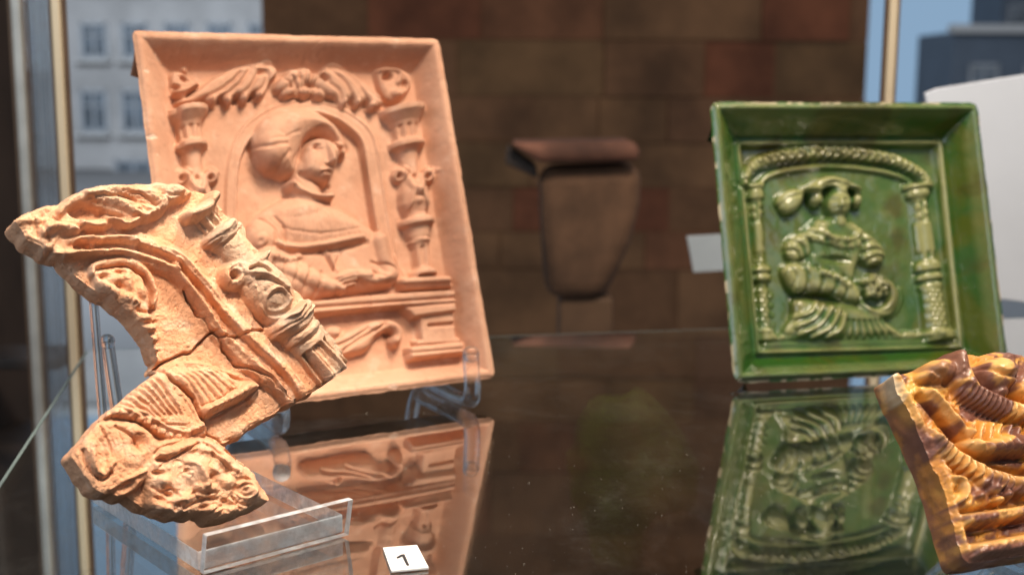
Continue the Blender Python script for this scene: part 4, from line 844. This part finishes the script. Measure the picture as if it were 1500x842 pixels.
# ================================================================== stands, cards, dust
def build_fragment_stand():
    FL, FR, BL = ground(297, 831, .004), ground(510, 774, .004), ground(122, 729, .004)
    ux = (FR-FL)/np.linalg.norm(FR-FL); vy = (BL-FL) - ux*((BL-FL)@ux); L = np.linalg.norm(vy); vy /= L; w = np.linalg.norm(FR-FL); up = np.array([0, 0, 1.])
    root = empty('display_stand', (FL+FR)/2*[1, 1, 0]); tag(root, 'clear acrylic stand with an upturned front lip under the broken fragment', 'display stand')
    z0 = .0012
    def q(a, b, z): return FL*[1, 1, 0] + ux*a + vy*b + up*z
    v, f = slab([q(0, .004, z0), q(w, .004, z0), q(w, L, z0), q(0, L, z0)], up*.0085); bevelled(edged(mesh_obj('base_plate', v, f, M['acrylic'], root), .0095), .0007)
    lean = -vy*.004
    v, f = slab([q(0, -.0006, z0), q(w, -.0006, z0), q(w, -.0006, z0+.0175)+lean, q(0, -.0006, z0+.0175)+lean], vy*.0038); bevelled(edged(mesh_obj('lip', v, f, M['acrylic'], root), .005), .0004)
    for px, py, a, b, r in ((137, 440, .006, L-.006, .0022), (157, 500, .014, L-.010, .0032), (372, 560, w-.012, L-.012, .0022)):
        foot = q(a, b, z0+.0086); d = rays(px, py); t = np.linalg.norm((foot-EYE)[:2])/np.linalg.norm(d[:2])*1.03; top = EYE + d*t
        v, f = tube_mesh([foot, foot*.65+top*.35, foot*.3+top*.7, top], r, 14); o = mesh_obj('upright', v, f, M['rod'], root, True)
        if r > .003:
            bm = bmesh.new(); bmesh.ops.create_uvsphere(bm, u_segments=16, v_segments=10, radius=r*1.15); me = bpy.data.meshes.new('rounded_end'); bm.to_mesh(me); bm.free(); me.materials.append(M['rod'])
            me.polygons.foreach_set('use_smooth', [True]*len(me.polygons)); k = bpy.data.objects.new('rounded_end', me); link(k, o); k.location = Vector(top) - Vector(root.location)
build_fragment_stand()

def build_easel():
    root = empty('tile_easel', (-.10, .72, 0)); tag(root, 'bent clear acrylic easel with upturned hooks holding the lady tile', 'easel')
    yaw = .522342; U = np.array([math.cos(yaw), math.sin(yaw), 0]); Nh = np.array([math.sin(yaw), -math.cos(yaw), 0]); up = np.array([0, 0, 1.])
    r = .0052
    for px, py, hh in ((692, 604, .036), (413, 643, .020)):
        g = ground(px, py)*[1, 1, 0]; b = g - Nh*.075 + Nh*.004
        tip = g + up*hh - Nh*.002
        pth = [g - Nh*.085 + up*.16 - Nh*.05, g - Nh*.088 + up*.05 - Nh*.008, g - Nh*.080 + up*(r+.003), g - Nh*.066 + up*(r+.0008), g - Nh*.035 + up*(r+.0004), g - Nh*.014 + up*(r+.0004), g - Nh*.004 + up*(r+.0014), g + up*(r+.008), tip]
        v, f = tube_mesh(pth, r, 16, .8); hk = mesh_obj('hook_rod', v, f, M['rod'], root, True)
        bm = bmesh.new(); bmesh.ops.create_uvsphere(bm, u_segments=16, v_segments=10, radius=r*1.0); me = bpy.data.meshes.new('rounded_end'); bm.to_mesh(me); bm.free(); me.materials.append(M['edge_glow'] if px < 500 else M['rod']); me.polygons.foreach_set('use_smooth', [True]*len(me.polygons))  # left end whitened to look lit through the rod
        k = link(bpy.data.objects.new('rounded_end', me), hk); k.location = Vector(tip) - Vector(root.location)
    g1, g2 = ground(692, 604)*[1, 1, 0], ground(413, 643)*[1, 1, 0]
    v, f = tube_mesh([g2 - Nh*.09 + up*.06, (g1+g2)/2 - Nh*.092 + up*.06, g1 - Nh*.09 + up*.06], r*.8, 12); mesh_obj('cross_rod', v, f, M['rod'], root, True)
build_easel()

def build_ochre_stand():
    a = ground(1392, 842, 0.)*[1, 1, 0]; yaw = math.radians(24); U = np.array([math.cos(yaw), math.sin(yaw), 0]); Vh = np.array([-math.sin(yaw), math.cos(yaw), 0]); up = np.array([0, 0, 1.])
    root = empty('fragment_support', a); tag(root, 'low clear acrylic block under the ochre glazed fragment', 'display stand')
    v, f = slab([a + U*.030 - Vh*.008 + up*.001, a + U*.11 - Vh*.008 + up*.001, a + U*.11 + Vh*.04 + up*.001, a + U*.030 + Vh*.04 + up*.001], up*.0055); bevelled(edged(mesh_obj('base_plate', v, f, M['acrylic'], root), .007), .0007)
    for q in (.05, .09):
        p = a + U*q; v, f = tube_mesh([p + Vh*.037 + up*.0066, p + Vh*.060 + up*.03, p + Vh*.075 + up*.05], .003, 12); mesh_obj('back_rod', v, f, M['rod'], root, True)
build_ochre_stand()

# number card on the glass
A, B, C_, D_ = [ground(x, y)*[1, 1, 0] + [0, 0, .0004] for x, y in ((561, 806), (611, 802), (628, 835), (573, 840))]
v, f = slab([D_, C_, B, A], np.array([0, 0, .0011])); card = bevelled(mesh_obj('number_card', v, f, M['white'], None), .0002); tag(card, 'small white card printed with the number 1 lying on the glass', 'card')
def onc(x, y): return ground(x, y, .0017)
vv = []; ff = []
for quad in (((588.0, 811.5), (592.5, 811.2), (599.8, 827.5), (595.8, 828)), ((588.2, 811.3), (590.4, 814.0), (582.0, 817.6), (580.6, 815.6))):
    q = [onc(*p) for p in quad]; a, b = slab(q[::-1], np.array([0, 0, .00012])); ff += [tuple(i+len(vv) for i in t) for t in b]; vv += a
mesh_obj('numeral', vv, ff, M['ink'], card)

# dust on the shelf: countless flecks, one mesh
rnd = random.Random(5); vv = []; ff = []
for i in range(230):
    if i % 3: px, py = rnd.gauss(860, 190), rnd.uniform(640, 842)
    else: px, py = rnd.uniform(0, 1500), rnd.uniform(560, 842)
    g = ground(px, py)*[1, 1, 0]; r = rnd.choice((.00006, .00008, .0001, .00013, .00018)); n = len(vv); a0 = rnd.uniform(0, 6); st = rnd.uniform(1, 2.4)
    for k in range(4): vv.append(g + np.array([math.cos(a0+k*1.571)*r*(st if k % 2 else 1), math.sin(a0+k*1.571)*r*(st if k % 2 else 1), .0003]))
    vv.append(g + np.array([0, 0, .0003+r])); vv.append(g + np.array([0, 0, .00015]))
    for k in range(4): ff += [(n+k, n+(k+1) % 4, n+4), (n+(k+1) % 4, n+k, n+5)]
dust = mesh_obj('dust_specks', vv, ff, plain('dust', (.55, .50, .42), .9)); tag(dust, 'fine pale dust specks scattered on the glass shelf', 'dust', kind='stuff')

# ================================================================== display case frame and what stands behind it
def post(name, x0, y0, x1, y1, depth, wpx, label):
    d = depth/F*wpx; a = at_depth(x0, y0, depth); b = at_depth(x1, y1, depth); xx = (a[0]+b[0])/2
    root = empty(name, (xx, depth, -.45)); tag(root, label, 'post')
    v, f = box((xx, depth, .5), (d*.62, d*.62, 1.9)); bevelled(mesh_obj('core', v, f, M['brass'], root), d*.12)
    for sgn in (-1, 1):
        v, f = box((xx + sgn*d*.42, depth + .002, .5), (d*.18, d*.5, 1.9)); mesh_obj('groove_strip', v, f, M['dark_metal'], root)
M['dark_metal'] = plain('dark bronze strip', (.16, .10, .06), .5, .3)  # darker bronze for the strips beside the core
M['grey_metal'] = plain('pale grey metal', (.50, .50, .46), .45, .4)
post('case_post', 92, 100, 100, 420, 1.02, 22, 'pale brass post at the glass case corner behind the broken fragment')
post('case_post', 1306, 0, 1304, 140, 1.16, 20, 'pale brass post rising behind the green tile')
M_b = M['brass']; M['brass'] = M['grey_metal']; post('case_post', 35, 100, 44, 420, 1.25, 24, 'dull grey metal post beside the dark pillar'); M['brass'] = M_b
# side pane seen on edge: laminated glass strips
M['pane_edge'] = plain('blue-grey glass edge', (.20, .27, .31), .25, 0, .4, 60)
M['strip'] = acrylic('tinted glass edge', .07, (.80, .86, .90))
gp = empty('side_pane', (-.36, 1.0, -.45)); tag(gp, 'upright glass side pane seen edge-on between two posts', 'glass pane')
for i, (px, wpx) in enumerate(((52, 2.5), (58, 1.2), (63, 3), (69, 1.2), (74, 2.0), (79, 1.4))):
    c = at_depth(px+4, 300, 1.06+.02*i); wd_ = wpx/F*1.06
    v, f = box((c[0], c[1], .5), (wd_, .012, 1.9)); mesh_obj('glass_strip', v, f, M['strip'], gp)
# dark pillar at far left
c = at_depth(-60, 300, 1.5); v, f = box((c[0]-.02, 1.5, .6), (.155, .12, 2.4)); o = bevelled(mesh_obj('dark_pillar', v, f, M['dark']), .01); tag(o, 'dark brown upright pillar beyond the glass case', 'pillar')
# window sill behind
a = at_depth(-80, 522, 1.35); b = at_depth(106, 522, 1.35); v, f = box(((a[0]+b[0])/2, 1.35, a[2]), (b[0]-a[0], .08, .012)); o = bevelled(mesh_obj('window_sill', v, f, M['dark']), .002); tag(o, 'narrow dark sill behind the glass case', 'sill')

# brick wall: each stone a piece
wl = empty('brick_wall', (.18, 3.6, -1.2)); tag(wl, 'dim brick wall of dark red and brown stones behind the glass case', 'wall')
WY = 3.6; x0 = at_depth(392, 300, WY)[0]; x1 = at_depth(1267, 100, WY)[0]
M['mortar'] = plain('dark mortar', (.172, .088, .043), .95)
v, f = box(((x0+x1)/2, WY+.028, 1.1), (x1-x0-.01, .10, 4.6)); mesh_obj('mortar_bed', v, f, M['mortar'], wl)
pal = [(.185, .094, .046), (.17, .086, .042), (.185, .098, .046), (.18, .078, .038), (.185, .066, .032), (.13, .066, .036), (.165, .092, .042), (.178, .094, .045), (.16, .080, .040)]
bm_ = []
for i, c in enumerate(pal):
    m2 = plain('wall stone %d' % i, c, .9, 0, .45, 3.2); bm_.append(m2)
rnd = random.Random(11); z = -1.18; row = 0
while z < 3.35:
    hgt = rnd.choice((.11, .13, .16, .20)); x = x0 + (0 if row % 2 else -.0) ; first = True
    while x < x1 - .03:
        wdt = rnd.uniform(.18, .46) if not (first and row % 2) else rnd.uniform(.10, .2); first = False; wdt = min(wdt, x1-x)
        if x1-x-wdt < .05: wdt = x1-x
        dy = rnd.uniform(-.006, .006)
        v, f = box((x+wdt/2, WY+dy, z+hgt/2), (wdt-.004, .05, hgt-.004)); k = rnd.randrange(len(pal))
        mesh_obj('brick', v, f, bm_[k], wl); x += wdt
    z += hgt; row += 1

# clay block standing in for a vague reflection, on an added plinth
CY = 1.55
root = empty('reflection_standin', (at_depth(860, 330, CY)[0], CY, at_depth(860, 440, CY)[2])); tag(root, 'blurred dusky red clay block standing in for a vague reflection before the brick wall', 'corbel')
M['dusky'] = plain('dusky red clay', (.20, .085, .052), .8, 0, .6, 7)
def prism(px, Y0, Y1, name, parent, material):
    n = len(px); F_ = [at_depth(x, y, Y0) for x, y in px]; B_ = [p + np.array([0, Y1-Y0, 0]) for p in F_]
    fc = [tuple(range(n))[::-1], tuple(range(n, 2*n))] + [(i, (i+1) % n, n+(i+1) % n, n+i) for i in range(n)]
    o = mesh_obj(name, F_+B_, [tuple(reversed(q)) for q in fc], material, parent); return o
bevelled(prism([(744, 210), (935, 207), (940, 236), (792, 240)], CY-.03, CY+.10, 'top_slab', root, M['dusky']), .011, 4)
bevelled(prism([(790, 246), (941, 240), (940, 300), (925, 360), (888, 440), (800, 440), (792, 330)], CY, CY+.09, 'body', root, plain('wall-toned red clay', (.135, .070, .037), .85, 0, .6, 6)), .022, 4)  # body toned like the wall so that it fades into it
bevelled(prism([(744, 214), (786, 244), (788, 262), (740, 240)], CY+.0, CY+.08, 'return_moulding', root, M['dark']), .003)
c = at_depth(860, 440, CY); v, f = box((c[0], CY+.05, (c[2]-.9)/2), (.07, .06, c[2]+.9)); o = bevelled(mesh_obj('plinth', v, f, plain('brown oak', (.11, .060, .031), .7, 0, .5, 5)), .004); tag(o, 'dark wooden plinth added to carry the clay reflection stand-in', 'plinth')
# small white card and large white panel
def board(name, pts, Y, th, label, cat, material):
    o = prism(pts, Y, Y+th, name, None, material); tag(o, label, cat); return o
bevelled(board('label_card', [(1006, 346), (1062, 343), (1070, 396), (1016, 399)], 1.30, .003, 'small white label card just beyond the left edge of the green tile', 'card', M['grey_card']), .0005)
bevelled(board('white_panel', [(1355, 137), (1372, 130), (1560, 100), (1570, 452), (1400, 430)], 1.10, .005, 'large plain white panel standing behind the green tile', 'panel', M['cool_white']), .001)

# lower deck of the case, seen through the glass
v, f = box((.15, .75, -.235), (1.7, 1.5, .03)); o = mesh_obj('case_floor', v, f, M['dark']); tag(o, kind='structure')
def lumpy(name, c, r, col, label, cat, seed, sz=(1, 1, 1)):
    bm = bmesh.new(); bmesh.ops.create_icosphere(bm, subdivisions=4, radius=1)
    for vt in bm.verts:
        p = np.array(vt.co); k = 1 + .34*(vnoise(np.array(p[0]*2.2+seed), np.array(p[1]*2.2+p[2]*1.7))-.5) + .20*(vnoise(np.array(p[2]*5+seed), np.array(p[0]*5-p[1]*3))-.5)
        vt.co = Vector(p*k*np.array(sz)*r)
    me = bpy.data.meshes.new(name); bm.to_mesh(me); bm.free(); me.materials.append(plain(name+' surface', col, .5, 0, .4, 25)); me.polygons.foreach_set('use_smooth', [True]*len(me.polygons))
    o = bpy.data.objects.new(name, me); link(o); o.location = c; tag(o, label, cat); return o
def under(px, py, z): return ground(px, py, z)
p = under(925, 835, -.22); lumpy('green_glazed_pot', (p[0], p[1]+.02, -.22+.075), .046, (.16, .20, .028), 'olive green glazed pot on the case floor below the glass', 'pot', 3, (1.15, .8, 1.6))
p = under(1000, 850, -.22); lumpy('clay_shard', (p[0], p[1], -.22+.03), .034, (.26, .11, .06), 'small reddish clay lump beside the green pot below the glass', 'shard', 9, (1.0, .8, .9))

# outdoors beyond the windows: street, pale house front, sky
v, f = box((0, 50, -2.6), (160, 90, .1)); tag(mesh_obj('pavement', v, f, plain('grey paving', (.22, .22, .22), .9)), kind='structure')
sky_m, nt, b = mat('sky light'); nt.nodes.remove(b); em = nt.nodes.new('ShaderNodeEmission'); em.inputs[0].default_value = (.36, .55, .78, 1); em.inputs[1].default_value = .70; nt.links.new(em.outputs[0], nt.nodes['Material Output'].inputs[0])
v, f = slab([(-90, 90, -3), (90, 90, -3), (90, 90, 75), (-90, 90, 75)], np.array([0, .5, 0])); tag(mesh_obj('sky', v, f, sky_m), kind='structure')
FY = 40.0
M['plaster'] = plain('weathered grey plaster', (.42, .41, .40), .9, 0, .15, .6); M['window_pane'] = plain('dark window glass', (.15, .18, .21), .2, 0, .5, .9); M['window_frame'] = plain('grey window frame', (.40, .42, .44), .6)
M['stone'] = plain('pale stone trim', (.58, .57, .55), .9)
def house(px0, px1, top, windows, material, label, FY=FY, base=-2.5):
    xa, xb = at_depth(px0, 200, FY)[0], at_depth(px1, 200, FY)[0]
    root = empty('house_front', ((xa+xb)/2, FY, base)); tag(root, label, 'building')
    v, f = box(((xa+xb)/2, FY+2, (base+top)/2), (xb-xa, 4, top-base)); mesh_obj('wall', v, f, material, root)
    v, f = box(((xa+xb)/2, FY-.15, top+.1), (xb-xa+.4, .5, .3)); mesh_obj('cornice', v, f, M['stone'], root)
    for (x0, y0, x1, y1) in windows:
        a = at_depth(x0, y1, FY); c = at_depth(x1, y0, FY); w, h = c[0]-a[0], c[2]-a[2]; cx, cz = (a[0]+c[0])/2, (a[2]+c[2])/2
        v, f = box((cx, FY-.03, cz), (w, .08, h)); wn = mesh_obj('window', v, f, M['window_pane'], root)
        vv, ff = [], []
        for (bx, bz, bw, bh) in ((-w/2, 0, .12, h+.12), (w/2, 0, .12, h+.12), (0, h/2, w, .12), (0, -h/2, w, .12), (0, 0, .07, h), (0, h*.15, w, .06)):
            q, g = box((cx+bx, FY-.09, cz+bz), (bw, .07, bh)); ff += [tuple(i+len(vv) for i in t) for t in g]; vv += q
        mesh_obj('frame', vv, ff, M['window_frame'], wn)
        v, f = box((cx, FY-.15, cz-h/2-.12), (w+.3, .3, .1)); mesh_obj('sill', v, f, M['stone'], wn)
win = []
for (y0, y1) in ((36, 80), (134, 188), (-70, -22), (-180, -130)):
    for x in (-170, -110, -50, 14, 122, 182, 244, 306, 366): win.append((x, y0, x+34, y1+4))
for x in (-120, 0, 174, 300): win.append((x, 236, x+50, 318))
house(-330, 430, 10.4, win, M['plaster'], 'grey plastered house front with rows of windows across the street')
M['slate'] = plain('blue slate grey', (.13, .16, .20), .8, 0, .1, .5)
house(1388, 1800, 2.3, [(1420, 96, 1460, 122), (1500, 96, 1540, 122)], M['slate'], 'low dark slate grey building beyond the window on the white panel side', 46.0)
house(1455, 1850, 5.6, [(1476, 8, 1506, 44)], M['slate'], 'tall slate blue building behind the low dark one', 60.0)
